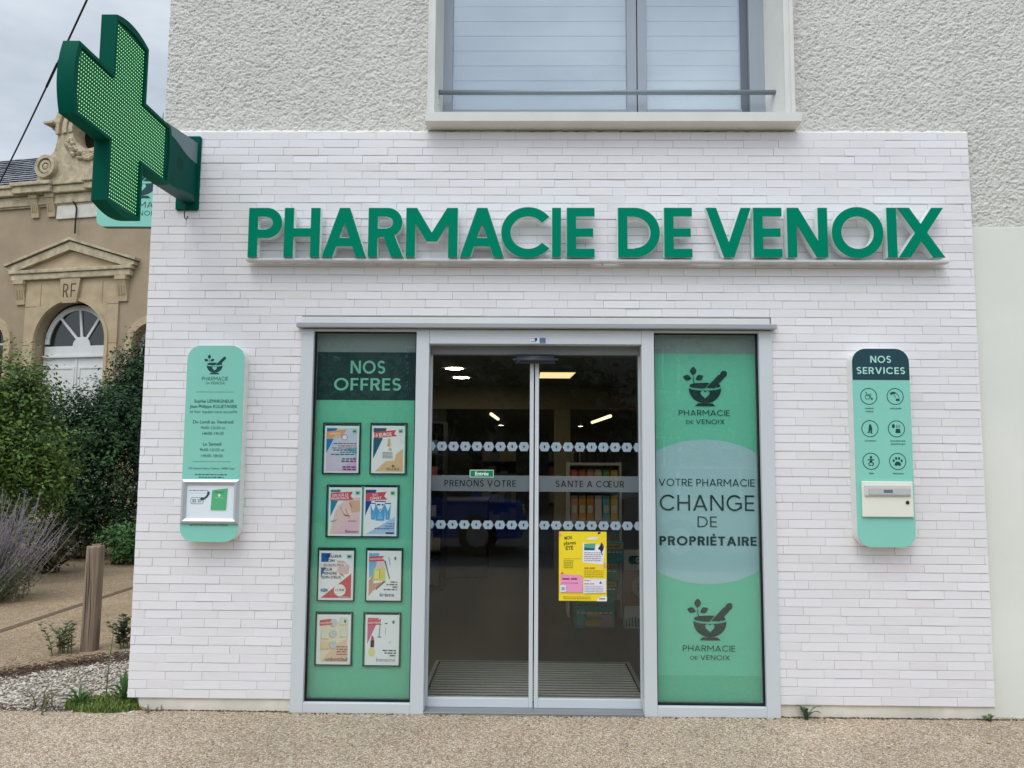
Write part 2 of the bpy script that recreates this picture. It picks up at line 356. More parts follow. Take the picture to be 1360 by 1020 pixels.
# ------------------------------------------------------------------ the ground
M_fore = pebbles('exposed_aggregate', 105, [(146, 124, 100), (190, 168, 140), (208, 188, 162), (220, 204, 180), (238, 228, 212), (176, 158, 138)], (124, 104, 82), bump=.7, dist=.004, big=.22)
M_path = pebbles('worn_aggregate', 85, [(136, 116, 92), (164, 142, 114), (184, 164, 136), (202, 184, 158), (156, 136, 110)], (122, 102, 80), bump=.5, dist=.003, big=.25)
M_grav = pebbles('grey_gravel', 46, [(168, 157, 142), (190, 180, 166), (204, 196, 184), (214, 207, 197), (180, 169, 154)], (142, 130, 114), bump=1, dist=.010, big=.22)
M_soil = mat('rough_grass', (84, 92, 58), rough=.95, var=.35, vscale=2.2, bump=.8, bscale=40, bdist=.02)
M_asph = mat('asphalt', (92, 92, 94), rough=.9, var=.2, vscale=3, bump=.5, bscale=300, bdist=.003)
M_kerb = mat('kerb_stone', (150, 146, 138), rough=.85, var=.15)
g = MB().box(-300, 300, -300, 300, -.6, -.020); kind(obj('ground', g, M_soil), 'structure')
def sheet(name, pts, z, m, th=.01):
    vs, ts = PS(pts); mb = MB(); k = len(vs)
    mb.add([(x, y, z) for x, y in vs], ts); return kind(obj(name, mb, m), 'structure')
sheet('forecourt', [(-9, -6.3), (9, -6.3), (9, .05), (-2.46, .05), (-2.6, .02), (-3.0, -.02), (-3.5, -.06), (-9, -.2)], 0, M_fore)
sheet('gravel_bed', [(-9, -.3), (-2.40, -.3), (-2.40, 9), (-3.1, 9), (-3.12, 2.4), (-3.25, 1.75), (-3.45, 1.25), (-3.9, .7), (-9, -.1)], -.006, M_grav)
sheet('path', [(-18, -.35), (-2.4, -.35), (-2.4, 9.6), (-18, 9.6)], -.012, M_path)
jb = MB().box(-4.80, -4.715, .1, 9.3, -.03, -.0085)
kind(obj('path_joint', jb, mat('dark_joint', (104, 88, 72), rough=.95, var=.3, vscale=14)), 'structure')
sheet('road', [(-60, -13.6), (60, -13.6), (60, -6.48), (-60, -6.48)], -.016, M_asph)
kb = MB()
for i in range(-14, 14): kb.bbox(i*.9+.004, i*.9+.896, -6.48, -6.30, -.10, .004, .01)
kind(obj('kerb', kb, M_kerb), 'structure')

# ------------------------------------------------------------------ the pharmacy building
B = thing('pharmacy_building', 'pharmacy shop with white brick front, glass sliding doors and grey roughcast upper storey', 'building', (0, 0, 0))
M_brick = mat('white_brick_slip', (226, 222, 224), rough=.62, spec=.25, tint=[(232, 229, 230), (233, 231, 232), (233, 231, 234), (235, 233, 235)], var=.03, vscale=1.6, bump=.25, bscale=220, bdist=.0012)
M_mort = mat('brick_backing', (196, 191, 192), rough=.9, var=.1)
M_rough = mat('roughcast', (219, 217, 210), rough=.92, spec=.1, var=.06, vscale=1.2, bump=.8, bscale=190, bdist=.004)
M_smooth = mat('smooth_render', (226, 228, 219), rough=.85, spec=.15, var=.06, vscale=1.1, bump=.2, bscale=260, bdist=.001)
M_plinth = mat('plinth_render', (222, 216, 203), rough=.9, spec=.1, var=.14, vscale=4.5, bump=.5, bscale=60, bdist=.004)
M_conc = mat('painted_concrete', (221, 221, 216), rough=.85, var=.07, vscale=3, bump=.3, bscale=140, bdist=.0015)
M_alu = mat('grey_aluminium', (208, 214, 218), rough=.42, spec=.35, metal=.05, var=.02, vscale=2)
M_aludk = mat('brushed_aluminium', (150, 153, 155), rough=.4, metal=.6, var=.04)
M_gask = mat('black_gasket', (22, 26, 28), rough=.6)
M_glass = glass_mat('shop_glass', (.955, .97, .965), .055)
M_dglass = glass_mat('door_glass', (.93, .955, .95), .034)
M_wglass = glass_mat('window_glass', (.93, .95, .96), .16)

BX0, BX1, BZ0, BZ1 = -2.511, 2.795, .075, 3.686
SX0, SX1, SZ1 = -1.503, 1.495, 2.46           # shop front opening
bk = MB(); nC = 68; ch = (BZ1-BZ0)/nC; L = .2285; jt = .0017
r = random.Random(3)
bk.box(BX0+.004, SX0, .006, .05, BZ0, BZ1-.002, mi=1); bk.box(SX1, BX1-.004, .006, .05, BZ0, BZ1-.002, mi=1); bk.box(SX0, SX1, .006, .05, SZ1, BZ1-.002, mi=1)
def slip(a, b, z0, z1):
    if b-a < .006: return
    cz = (z0+z1)/2
    if cz < SZ1:                                  # cut round the shop front
        if a < SX0 < b: b = SX0
        elif a < SX1 < b: a = SX1
        elif a >= SX0 and b <= SX1: return
    if b-a < .006: return
    yf = rowy+r.uniform(-.0012, .0012); tl = r.gauss(0, .0007); tl2 = r.gauss(0, .0007); e = .0011
    za, zb = z0+jt*.5+r.uniform(0, .0008), z1-jt*.5-r.uniform(0, .0008); xa, xb = a+.0007, b-.0007; t = min(.999, max(.001, r.gauss(.5, .24)))
    yy = [yf-tl-tl2, yf-tl+tl2, yf+tl+tl2, yf+tl-tl2]
    o = [(xa, yy[0]+e, za), (xb, yy[1]+e, za), (xb, yy[2]+e, zb), (xa, yy[3]+e, zb)]
    q = [(xa+e, yy[0], za+e), (xb-e, yy[1], za+e), (xb-e, yy[2], zb-e), (xa+e, yy[3], zb-e)]
    k = [(xa, .024, za), (xb, .024, za), (xb, .024, zb), (xa, .024, zb)]
    bk.add(o+q+k, [(4, 5, 6, 7), (0, 1, 5, 4), (1, 2, 6, 5), (2, 3, 7, 6), (3, 0, 4, 7), (8, 9, 1, 0), (9, 10, 2, 1), (10, 11, 3, 2), (11, 8, 0, 3)], t)
for i in range(nC):
    rowy = r.uniform(-.0012, .0012)
    z0 = BZ0+i*ch; x = BX0-L-(L*.5 if i % 2 else 0)+r.choice([0, 0, .03, -.03, .05])
    while x < BX1:
        if x+L > BX0: slip(max(x, BX0), min(x+L, BX1), z0, z0+ch)
        x += L
for i in range(nC):                               # left return round the corner
    z0 = BZ0+i*ch; bk.box(BX0, BX0+.02, .0245, .16, z0+.0008, z0+ch-.0008, r.uniform(.2, .8))
bk.mats = [M_brick, M_mort]
obj('brick_cladding', bk, None, B)
# white mortar fillet on top of the slips
fl = MB(); vs = []
for i in range(266):
    x = BX0+(BX1-BX0)*i/265; vs.append((x, r.uniform(.008, .020)))
for i in range(265):
    x0, x1 = vs[i][0], vs[i+1][0]; h0, h1 = vs[i][1], vs[i+1][1]
    fl.add([(x0, .002, BZ1-.002), (x1, .002, BZ1-.002), (x1, .03, BZ1+.006+h1), (x0, .03, BZ1+.006+h0), (x1, .07, BZ1+.012+h1), (x0, .07, BZ1+.012+h0)], [(0, 1, 2, 3), (3, 2, 4, 5)])
obj('mortar_fillet', fl, mat('white_mortar', (226, 222, 214), rough=.9, var=.06), B)
for a, b in ((-2.445, SX0-.002), (SX1+.002, 2.80)): obj('plinth', MB().box(a, b, .012, .06, -.05, BZ0), M_plinth, B)

# roughcast upper wall: real relief
def vnoise(x, y, seed):
    g_ = np.random.default_rng(seed).random((256, 256)); xi, yi = np.floor(x).astype(int), np.floor(y).astype(int); fx, fy = x-xi, y-yi
    fx, fy = fx*fx*(3-2*fx), fy*fy*(3-2*fy)
    a = g_[xi % 256, yi % 256]; b = g_[(xi+1) % 256, yi % 256]; c = g_[xi % 256, (yi+1) % 256]; d = g_[(xi+1) % 256, (yi+1) % 256]
    return a*(1-fx)*(1-fy)+b*fx*(1-fy)+c*(1-fx)*fy+d*fx*fy
WX0, WX1, WZ0, WZ1 = -.69, 1.635, 3.74, 5.25     # upper window hole
def relief(x0, x1, z0, z1, step, y, holes):
    nx, nz = int((x1-x0)/step)+1, int((z1-z0)/step)+1
    X, Z = np.meshgrid(np.linspace(x0, x1, nx), np.linspace(z0, z1, nz), indexing='ij')
    wx = (vnoise(X*34+5, Z*34, 1)-.5)*.024; wz = (vnoise(X*34+50, Z*34+9, 2)-.5)*.024
    a = vnoise((X+wx)*64+100, (Z+wz)*80+100, 3); b_ = vnoise((X-wz)*140+100, (Z+wx)*160+100, 4); c = vnoise(X*9+30, Z*9+30, 5)
    rg = 1-np.abs(2*a-1)
    h = np.clip((.62*a+.38*rg)*1.25-.25, 0, 1)*.0098+(b_-.5)*.0088+(c-.5)*.004
    Y = y-h
    P = np.stack([X, Y, Z], -1).reshape(-1, 3); idx = np.arange(nx*nz).reshape(nx, nz)
    q = np.stack([idx[:-1, :-1], idx[1:, :-1], idx[1:, 1:], idx[:-1, 1:]], -1).reshape(-1, 4)
    cx, cz = X[:-1, :-1].ravel(), Z[:-1, :-1].ravel(); keep = np.ones(len(q), bool)
    for hx0, hx1, hz0, hz1 in holes: keep &= ~((cx > hx0) & (cx < hx1) & (cz > hz0) & (cz < hz1))
    return P, q[keep]
P1, Q1 = relief(-2.487, 3.9, 3.60, 5.35, .0045, .072, [(WX0-.015, WX1+.015, WZ0, 9)])
P2, Q2 = relief(2.80, 3.9, 3.075, 3.605, .0045, .072, [])
me = bpy.data.meshes.new('roughcast_wall'); me.from_pydata(np.vstack([P1, P2]).tolist(), [], np.vstack([Q1, Q2+len(P1)]).tolist()); me.materials.append(M_rough)
me.polygons.foreach_set('use_smooth', [True]*len(me.polygons)); me.update()
o = bpy.data.objects.new('roughcast_wall', me); COL.objects.link(o); o.parent = B
# carcass: solid walls behind the facing, with the openings left out
H = 6.4; XR = 9.0; DEP = 12.2
wl = MB()
for a, b, z0, z1 in ((-2.483, SX0, -.1, 3.05), (SX1, XR, -.1, 3.05), (SX0, SX1, SZ1, 3.05), (-2.483, WX0, 3.05, H), (WX1, XR, 3.05, H), (WX0, WX1, 3.05, WZ0), (WX0, WX1, WZ1, H)):
    wl.box(a, b, .0745, .28, z0, z1)
wl.box(-2.4835, -2.28, .281, DEP, -.1, H); wl.box(XR-.2, XR-.001, .281, DEP, -.1, H); wl.box(-2.279, XR-.201, DEP-.2, DEP, -.1, H)
obj('wall', wl, M_rough, B)
rf = MB().box(-2.7, XR+.2, -.25, DEP+.2, H+.001, H+.25); obj('roof', rf, mat('roof_edge', (120, 118, 116), rough=.8), B)
sm = MB().bbox(2.797, XR, .050, .074, -.08, 3.073, .003); obj('smooth_render_band', sm, M_smooth, B)

# ledge and drip cap over the shop front, the aluminium front itself
obj('ledge', MB().bbox(-1.512, 1.488, -.001, .03, 2.4125, 2.4565, .004), M_conc, B)
obj('drip_cap', MB().bbox(-1.524, 1.515, -.058, .02, 2.380, 2.4110, .004), mat('cap_grey', (164, 169, 172), rough=.45, metal=.15), B)
fr = MB()
F0, F1 = -.016, .075
for a, b in ((-1.50, -1.421), (-.763, -.681), (.668, .747), (1.411, 1.4935)): fr.bbox(a, b, F0, F1, .0, 2.376, .003)
for a, b in ((-1.4205, -.7635), (.7475, 1.4105)):
    fr.bbox(a, b, F0+.001, F1, .0, .060, .003); fr.bbox(a, b, F0+.001, F1, 2.362, 2.3755, .002)
fr.bbox(-.6805, .6675, F0+.001, F1, 2.283, 2.3755, .003)
fr.box(SX0, -1.4805, .076, .20, 0, 2.41); fr.box(1.4795, SX1, .076, .20, 0, 2.41); fr.box(-1.48, 1.479, .15, .20, 2.30, 2.41)
obj('shop_front_frame', fr, M_alu, B)
obj('door_track_cover', MB().bbox(-.680, .667, .065, .14, 2.226, 2.2825, .003), mat('track_shade_grey', (128, 134, 136), rough=.45, metal=.15), B)  # shadow under the header is put into this darker grey
obj('threshold', MB().bbox(-.6805, .6675, -.02, .20, -.02, .0135, .003), M_aludk, B)
GREEN = (108, 199, 165); GREENR = (114, 204, 173); DKG = (28, 62, 62); PALE = (168, 205, 208)
def pane_set(a, b, name):
    t = MB()
    for q in ((a, a+.009, .06, 2.362), (b-.009, b, .06, 2.362), (a+.009, b-.009, .06, .073), (a+.009, b-.009, 2.353, 2.362)): t.box(q[0], q[1], .016, .04, q[2]+.0005, q[3]-.0005)
    w_ = obj('display_window', t, M_gask, B)
    obj('pane', MB().box(a+.009, b-.009, .024, .030, .073, 2.353), M_glass, w_)
    return w_
wL = pane_set(-1.421, -.763, 'l'); wR = pane_set(.747, 1.411, 'r')
def vinyl(a, b, parts, seed):
    r_ = random.Random(seed); p = MB()
    for (sh, c) in parts: pass
    return p
class PL:                                             # each line of print a part of its own
    def __init__(s, y, parent): s.y = y; s.p = parent
    def add(s, sh, c, name='lettering'): q = Print(s.y); q.add(sh, c); return obj(name, q.mb, None, s.p)
# left: plain green film with a dark header
p = Print(.062)
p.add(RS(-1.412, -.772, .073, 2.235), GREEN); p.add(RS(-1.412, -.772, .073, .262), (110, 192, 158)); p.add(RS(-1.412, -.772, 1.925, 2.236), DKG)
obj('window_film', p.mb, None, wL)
obj('backing_panel', MB().box(-1.42, -.764, .066, .07, .06, 2.36), mat('backing_grey', (150, 168, 164), rough=.7), wL)
p = PL(.0585, wL); p.add(caps('NOS', .083, t=.165, track=.15, center=-1.084, z=2.097), (124, 204, 176)); p.add(caps('OFFRES', .079, t=.165, track=.15, center=-1.084, z=1.988, fit=.432), (124, 204, 176))
# right: green film, pale disc, logo twice, text
p = Print(.062)
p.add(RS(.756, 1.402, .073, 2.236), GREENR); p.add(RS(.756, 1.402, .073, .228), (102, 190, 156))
def clipd(pts): return [(min(max(x, .7565), 1.4015), z) for x, z in pts]
p.poly(clipd(arcp(1.078, 1.234, .56, .452, 0, 360, 96)[:-1]), PALE)
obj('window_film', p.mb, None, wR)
obj('backing_panel', MB().box(.748, 1.41, .066, .07, .06, 2.36), mat('backing_grey', (104, 116, 116)), wR)
p = PL(.0585, wR)
for zc, cx, s_ in ((1.899, 1.082, 1), (.441, 1.089, 1)): p.add(tf(logo(.245), 1, 1, cx, zc), DKG, 'logo')
p.add(caps('PHARMACIE', .036, t=.115, track=.17, center=1.075, z=1.838, fit=.325), DKG); p.add(caps('DE', .021, t=.12, center=.982, z=1.787, fit=.045), DKG); p.add(caps('VENOIX', .029, t=.12, track=.2, center=1.112, z=1.785, fit=.182), DKG)
p.add(caps('PHARMACIE', .036, t=.115, track=.17, center=1.081, z=.374, fit=.325), DKG); p.add(caps('DE', .021, t=.12, center=.988, z=.324, fit=.045), DKG); p.add(caps('VENOIX', .029, t=.12, track=.2, center=1.118, z=.322, fit=.182), DKG)
p.add(caps('VOTRE PHARMACIE', .045, t=.115, track=.16, center=1.083, z=1.392, fit=.605), DKG)
p.add(caps('CHANGE', .098, t=.115, track=.17, center=1.083, z=1.238, fit=.595), DKG)
p.add(caps('DE', .066, t=.10, track=.2, center=1.083, z=1.136, fit=.121), DKG)
p.add(caps('PROPRIÉTAIRE', .056, t=.20, track=.15, center=1.086, z=1.022, fit=.608), DKG)

# sliding doors
def door(a, b, word, cx, wd):
    t = MB(); y0, y1 = .088, .126
    sL, sR = (.022, .025) if a < -.3 else (.025, .022)
    t.bbox(a, a+sL, y0, y1, .014, 2.30, .002); t.bbox(b-sR, b, y0, y1, .014, 2.30, .002)
    t.bbox(a+sL+.0005, b-sR-.0005, y0, y1, .014, .068, .002); t.box(a+sL+.0005, b-sR-.0005, y0, y1, 2.25, 2.30)
    d = obj('sliding_door', t, M_alu, B)
    obj('pane', MB().box(a+sL-.003, b-sR+.003, .104, .110, .06, 2.26), M_dglass, d)
    hx = MB(); x = a+sL+.002 if a > -.3 else a+sL-.028
    mH = frosted('frosted_hexagon', (166, 186, 200), .78)
    cross_ = [(-.004, -.012), (.004, -.012), (.004, -.004), (.011, 0), (.004, .004), (.004, .012), (-.004, .012), (-.004, .004), (-.011, 0), (-.004, -.004)]
    k = 0
    for zc, hh in ((1.634, .0285), (1.136, .0265)):
        hx = MB(); x = (b-sR-.001-.0715 if a < -.3 else a+sL+.002)
        for k in range(9):
            l_, r2 = max(x, a+sL+.001), min(x+.0715, b-sR-.001)
            if r2-l_ > .02:
                pts = [(min(max(q, l_), r2), z) for q, z in ((x, zc), (x+.0145, zc-hh), (x+.057, zc-hh), (x+.0715, zc), (x+.057, zc+hh), (x+.0145, zc+hh))]
                ce = [(x+.0357+u*.8, zc+v*.8) for u, v in cross_]
                hx.flat(union([pts], [ce] if l_ == x and r2 == x+.0715 else []), .1035)
            x += -.0755 if a < -.3 else .0755
        obj('hexagon_banding', hx, mH, d)
    obj('frosted_strip', MB().flat(RS(a+sL, b-sR, 1.348, 1.449), .1036), frosted('frosted_strip', (128, 140, 146), .55), d)
    
    for sh in caps(word, .041, t=.16, track=.2, center=cx, z=1.378, fit=wd, words=True): p = Print(.1028); p.add(sh, (26, 34, 40)); obj('door_lettering', p.mb, None, d)
    return d
dL = door(-.692, -.0125, 'PRENONS VOTRE', -.354, .458); dR = door(-.0045, .684, 'SANTE A CŒUR', .348, .437)
se = MB(); bm = bmesh.new(); bmesh.ops.create_cube(bm, size=1)
for v in bm.verts: v.co = Vector((v.co.x*.30*(1 if v.co.z < 0 else .93)-.004, v.co.y*.075+.06, v.co.z*.058+2.19+(0 if v.co.z > 0 or v.co.y < 0 else .012)))
bmesh.ops.bevel(bm, geom=bm.edges[:], offset=.02, segments=4, affect='EDGES'); se.bm(bm); se.lathe([(.0, -.004), (.006, -.002), (.006, .01)], (-.11, .022, 2.178), 12, 'y')
obj('door_sensor', se, mat('black_plastic', (54, 62, 70), rough=.35, spec=.5), B, smooth=True)

# upper window
ws = MB(); WT = 5.18
ws.bbox(-.718, -.668, -.048, .20, 3.784, WT+.08, .004); ws.bbox(1.607, 1.671, -.048, .20, 3.784, WT+.08, .004); ws.bbox(-.6675, 1.6065, -.048, .20, WT, WT+.08, .004)
ws.bbox(-.7, -.6685, -.060, -.0485, 3.784, WT+.06, .002); ws.bbox(1.643, 1.668, -.060, -.0485, 3.784, WT+.06, .002)
ws.ext(RS(0, 1, 0, 1), 0, 0) if False else None
for p4 in ([(1.6068, -.03), (1.6068, .189), (1.552, .189)], [(-.6678, -.03), (-.640, .189), (-.6678, .189)]):   # splayed reveals
    ws.add([(x, y, z) for z in (3.79, WT) for x, y in p4], [(2, 1, 0), (3, 4, 5), (0, 1, 4, 3), (1, 2, 5, 4), (2, 0, 3, 5)])
sur = obj('window_surround', ws, M_conc, B)
sl = MB(); sl.add([(-.722, -.105, 3.716), (1.69, -.105, 3.716), (1.69, .07, 3.704), (-.722, .07, 3.704), (-.722, -.105, 3.776), (1.69, -.105, 3.776), (1.69, .30, 3.796), (-.722, .30, 3.796), (1.69, .30, 3.704), (-.722, .30, 3.704)],
    [(0, 3, 2, 1), (0, 1, 5, 4), (4, 5, 6, 7), (0, 4, 7, 9, 3), (1, 2, 8, 6, 5), (9, 7, 6, 8), (3, 9, 8, 2)])
obj('window_sill', sl, M_conc, B)
M_wfr = mat('window_frame_grey', (158, 166, 176), rough=.4, spec=.4)
uf = MB(); Y0, Y1 = .19, .26
for a, b, yy in ((-.6675, -.578, Y0), (.617, .682, Y0), (.688, .752, Y0), (1.4505, 1.6065, Y0)): uf.bbox(a, b, yy, Y1, 3.797, WT-.001, .004)
for a, b in ((-.5775, .6165), (.7525, 1.3945)): uf.bbox(a, b, Y0, Y1, 3.797, 3.93, .004); uf.bbox(a, b, Y0, Y1, WT-.06, WT-.001, .004)
uf.box(-.66, 1.6, Y0-.03, Y0-.002, 3.80, 3.895)
uw = obj('upper_window', uf, M_wfr, B)
obj('frame_rebate', MB().bbox(1.395, 1.4503, Y0+.035, Y1, 3.797, WT-.001, .003), mat('rebate_shade_grey', (104, 112, 122), rough=.5), uw)  # darker grey carries the reveal's shade beside the pane
for a, b in ((-.579, .618), (.751, 1.396)): obj('pane', MB().box(a, b, .222, .228, 3.925, WT-.05), M_wglass, uw)
sh_ = MB(); z = 3.84
while z < WT: sh_.bbox(-.66, 1.6, .262, .272, z+.002, z+.106, .002); z += .108
obj('roller_shutter', sh_, mat('shutter_slat', (176, 183, 188), rough=.5, var=.05, vscale=1.5), uw)
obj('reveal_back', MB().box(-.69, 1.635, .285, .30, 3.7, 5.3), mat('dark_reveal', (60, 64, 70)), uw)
rl = MB().tube([(-.667, .075, 3.992), (1.606, .075, 3.992)], .0165, 12)
for x in (-.664, 1.603):
    rl.bbox(x-.004, x+.004, .05, .10, 3.86, 4.02, .001)
    for z in (3.90, 3.95): rl.lathe([(0, -.006), (.006, -.004), (.006, .004), (0, .006)], (x+(.005 if x < 0 else -.005), .062, z), 10, 'x')
obj('window_railing', rl, mat('galvanised_grey', (138, 150, 156), rough=.4, metal=.3), B, smooth=True)

# inside of the shop
M_floor = mat('shop_floor', (54, 54, 52), rough=.35, spec=.4, var=.18, vscale=1.3)
M_ceil = mat('shop_ceiling', (150, 154, 152), rough=.9)
M_iw = mat('shop_wall', (176, 168, 152), rough=.85, var=.05)
M_dkw = mat('dark_partition', (74, 80, 80), rough=.7)
obj('shop_floor', MB().box(-2.27, XR-.21, .2, DEP-.21, -.05, .008), M_floor, B)
obj('shop_ceiling', MB().box(-2.27, XR-.21, .281, DEP-.21, 2.60, 2.75), M_ceil, B)
iw = MB().box(-2.27, -2.2, .285, DEP-.21, .009, 2.599); iw.box(2.9, 2.97, .285, DEP-.21, .009, 2.599); obj('rear_wall', MB().box(-2.19, 2.89, 11.2, 11.3, .009, 2.599), mat('rear_wall_grey', (112, 110, 104), rough=.85), B)
obj('shop_wall', iw, M_iw, B)
obj('bulkhead', MB().box(-2.19, 2.89, 6.5, 6.7, 2.28, 2.599), mat('bulkhead_beige', (158, 150, 132), rough=.85), B)
obj('column', MB().bbox(.37, .60, 6.45, 6.69, .009, 2.279, .01), mat('bulkhead_beige', (158, 150, 132)), B)
for q in ((-2.19, -1.2, 6.5, 6.6, 2.279), (.75, 2.89, 6.52, 6.6, 1.7), (-.2, .36, 8.8, 8.9, 2.0)): obj('partition', MB().box(*q[:4], .009, q[4]), M_dkw, B)

# ------------------------------------------------------------------ big letters on a rail
G_SIGN = mat('sign_green', (0, 132, 102), rough=.6, spec=.03, var=.02, vscale=3); M_acr = mat('opal_acrylic', (226, 236, 232), rough=.35, spec=.4)
t = thing('shop_sign', 'long row of big green letters reading PHARMACIE DE VENOIX on a thin white rail', 'sign', (.36, 0, 2.8))
lets = [('P', -1.840, -1.626), ('H', -1.611, -1.383), ('A', -1.366, -1.085), ('R', -1.073, -.857), ('M', -.832, -.504), ('A', -.487, -.209), ('C', -.226, .077), ('I', .097, .153), ('E', .190, .366),
        ('D', .515, .779), ('E', .807, .983), ('V', 1.072, 1.356), ('E', 1.370, 1.549), ('N', 1.583, 1.836), ('O', 1.863, 2.186), ('I', 2.210, 2.270), ('X', 2.278, 2.567)]
for ch_, a, b in lets:
    hh = .320; tw = .184 if ch_ != 'I' else (b-a)/hh
    sh = tf(union(glyph(ch_, (b-a)/hh, tw)), hh, hh, a, 2.823+(a+1.84)*.0026)
    m_ = MB().ext(sh, -.092, -.087); le = obj('letter', m_, G_SIGN, t)
    e_ = .0018; h2 = hh+2*e_; w2 = b-a+2*e_; sh2 = tf(union(glyph(ch_, w2/h2, tw*hh/h2*1.04 if ch_ != 'I' else w2/h2)), h2, h2, a-e_, 2.823-e_+.0025+(a+1.84)*.0026); m2 = MB().ext(sh2, -.0868, -.030); obj('letter_back', m2, M_acr, le)
ra = MB().bbox(-1.856, 2.60, -.082, -.012, 2.803, 2.8195, .003)
for x in np.arange(-1.7, 2.6, .62): ra.box(x, x+.03, -.012, .01, 2.805, 2.816)
for x in (-.62, .42, 1.9): ra.lathe([(.007, -.012), (.007, .004)], (x, -.03, 2.801), 10)
obj('rail', ra, mat('white_rail', (205, 207, 207), rough=.5, var=.08, vscale=9), t)

# ------------------------------------------------------------------ the pharmacy cross
t = thing('pharmacy_cross', 'green pharmacy cross with rows of lit green lamps, projecting from the white brick wall', 'pharmacy sign', (-2.27, 0, 3.4))
G_CR = mat('cross_green', (0, 84, 68), rough=.55, spec=.05, var=.06, vscale=4); G_DK = mat('led_board', (6, 84, 54), rough=.5)
yc, zc, A, W_ = -.932, 3.352, .475, .158
def crossp(A, W_, bul, n=22):
    p = []
    for k in range(4):
        an = k*PI/2
        q = [(W_, W_)]+[(A+bul*(1-(s/10*2-1)**2), W_-2*W_*s/10) for s in range(11)]
        q = [(A+bul*(1-(2*s/n-1)**2), -W_+2*W_*s/n) for s in range(n+1)]+[(W_, W_)]
        p += [(y*math.cos(an)-z*math.sin(an), y*math.sin(an)+z*math.cos(an)) for y, z in q]
    return p
def exty(sh, x0, x1, mb):                           # extrude a (y, z) shape along x
    vs, ts = sh; q = MB().ext(sh, 0, 1)
    mb.add([(x0+(x1-x0)*(1-v[1]), v[0]+yc, v[2]+zc) for v in q.v], q.f); return mb
XF = -2.215
body = MB(); exty(union([crossp(A+.022, W_+.022, .034)], [crossp(A+.002, W_+.003, .018)]), XF-.012, XF+.004, body)
exty(union([crossp(A+.022, W_+.022, .034)]), XF-.062, XF-.0122, body); exty(union([crossp(A+.022, W_+.022, .034)], [crossp(A+.002, W_+.003, .018)]), XF-.076, XF-.0622, body)
obj('cross_body', body, G_CR, t)
for xa, xb in ((XF-.0121, XF-.0105), (XF-.0635, XF-.0621)):
    q = MB(); exty(union([crossp(A+.0015, W_+.0025, .017)]), xa, xb, q); lb = obj('lamp_board', q, G_DK, t)
    if xa > XF-.05:
        M_led = mat('lit_green_lamp', (150, 255, 172), rough=.3, emit=.85)
        led = MB(); pt = .0198
        def lit(y, z): return (abs(y) < W_-.004 and abs(z) < A) or (abs(z) < W_-.004 and abs(y) < A)
        for i in range(-25, 26):
            for j in range(-25, 26):
                y, z = (i+.5)*pt, (j+.5)*pt
                if lit(y, z):
                    led.add([(xb+.0005, yc+y+.0038*math.cos(k*PI/3), zc+z+.0038*math.sin(k*PI/3)) for k in range(6)]+[(xb+.004, yc+y, zc+z)], [(k, (k+1) % 6, 6) for k in range(6)])
        kind(obj('lamp', led, M_led, t), 'stuff')
ar = MB()
side = [(-.445, 3.555), (-.30, 3.545), (-.02, 3.60), (-.02, 3.265), (-.33, 3.20), (-.47, 3.20)]
side = [(-.470, 3.545), (-.02, 3.600), (-.02, 3.245), (-.10, 3.235), (-.34, 3.195), (-.470, 3.195)]
sh = PS([(y-yc, z-zc) for y, z in side]); exty(sh, XF-.072, XF-.006, ar)
arm = obj('arm', ar, mat('arm_green', (4, 78, 68), rough=.55, spec=.06, var=.06), t)
st = MB(); wave = [(-.455, 3.500), (-.36, 3.492), (-.28, 3.478), (-.21, 3.462), (-.14, 3.455), (-.021, 3.458)]
exty(PS([(y-yc, z-zc) for y, z in [(-.455, 3.5465), (-.021, 3.5995)]+wave[::-1]]), XF-.0058, XF-.004, st); obj('grey_stripe', st, mat('stripe_grey', (104, 130, 134), rough=.4), arm)
gv = MB()
for k in range(7): exty(RS(-.30-yc-.0+k*.001, -.22-yc, 3.40-k*.012-zc, 3.403-k*.012-zc), XF-.0059, XF-.0048, gv)
obj('vent_slot', gv, mat('slot_dark', (4, 50, 44), rough=.6), arm)
sk = MB(); exty(PS([(y-yc, z-zc) for y, z in [(-.475, 3.18), (-.475, 3.194), (-.34, 3.194), (-.10, 3.234), (-.021, 3.244), (-.021, 3.20)]]), XF-.088, XF-.004, sk)
obj('underside_cover', sk, mat('cover_green', (10, 74, 66), rough=.5), arm)
wp = MB(); bm = bmesh.new(); bmesh.ops.create_cube(bm, size=1)
for v in bm.verts: v.co = Vector((-2.276+v.co.x*.152, -.010+v.co.y*.022, 3.40+v.co.z*.50))
bmesh.ops.bevel(bm, geom=bm.edges[:], offset=.008, segments=3, affect='EDGES'); wp.bm(bm); obj('wall_plate', wp, G_CR, t)
hk = MB().tube([(-2.275, -.05, 3.21), (-2.275, -.05, 3.12), (-2.272, -.05, 3.09), (-2.262, -.052, 3.08), (-2.252, -.054, 3.088), (-2.252, -.055, 3.10)], .004, 8); obj('hook', hk, mat('hook_metal', (60, 66, 66), rough=.4, metal=.6), t)
obj('spike', MB().tube([(-2.26, -.44, 3.55), (-2.26, -.44, 3.62)], [.0035, .0015], 6), mat('hook_metal', (60, 66, 66)), t)

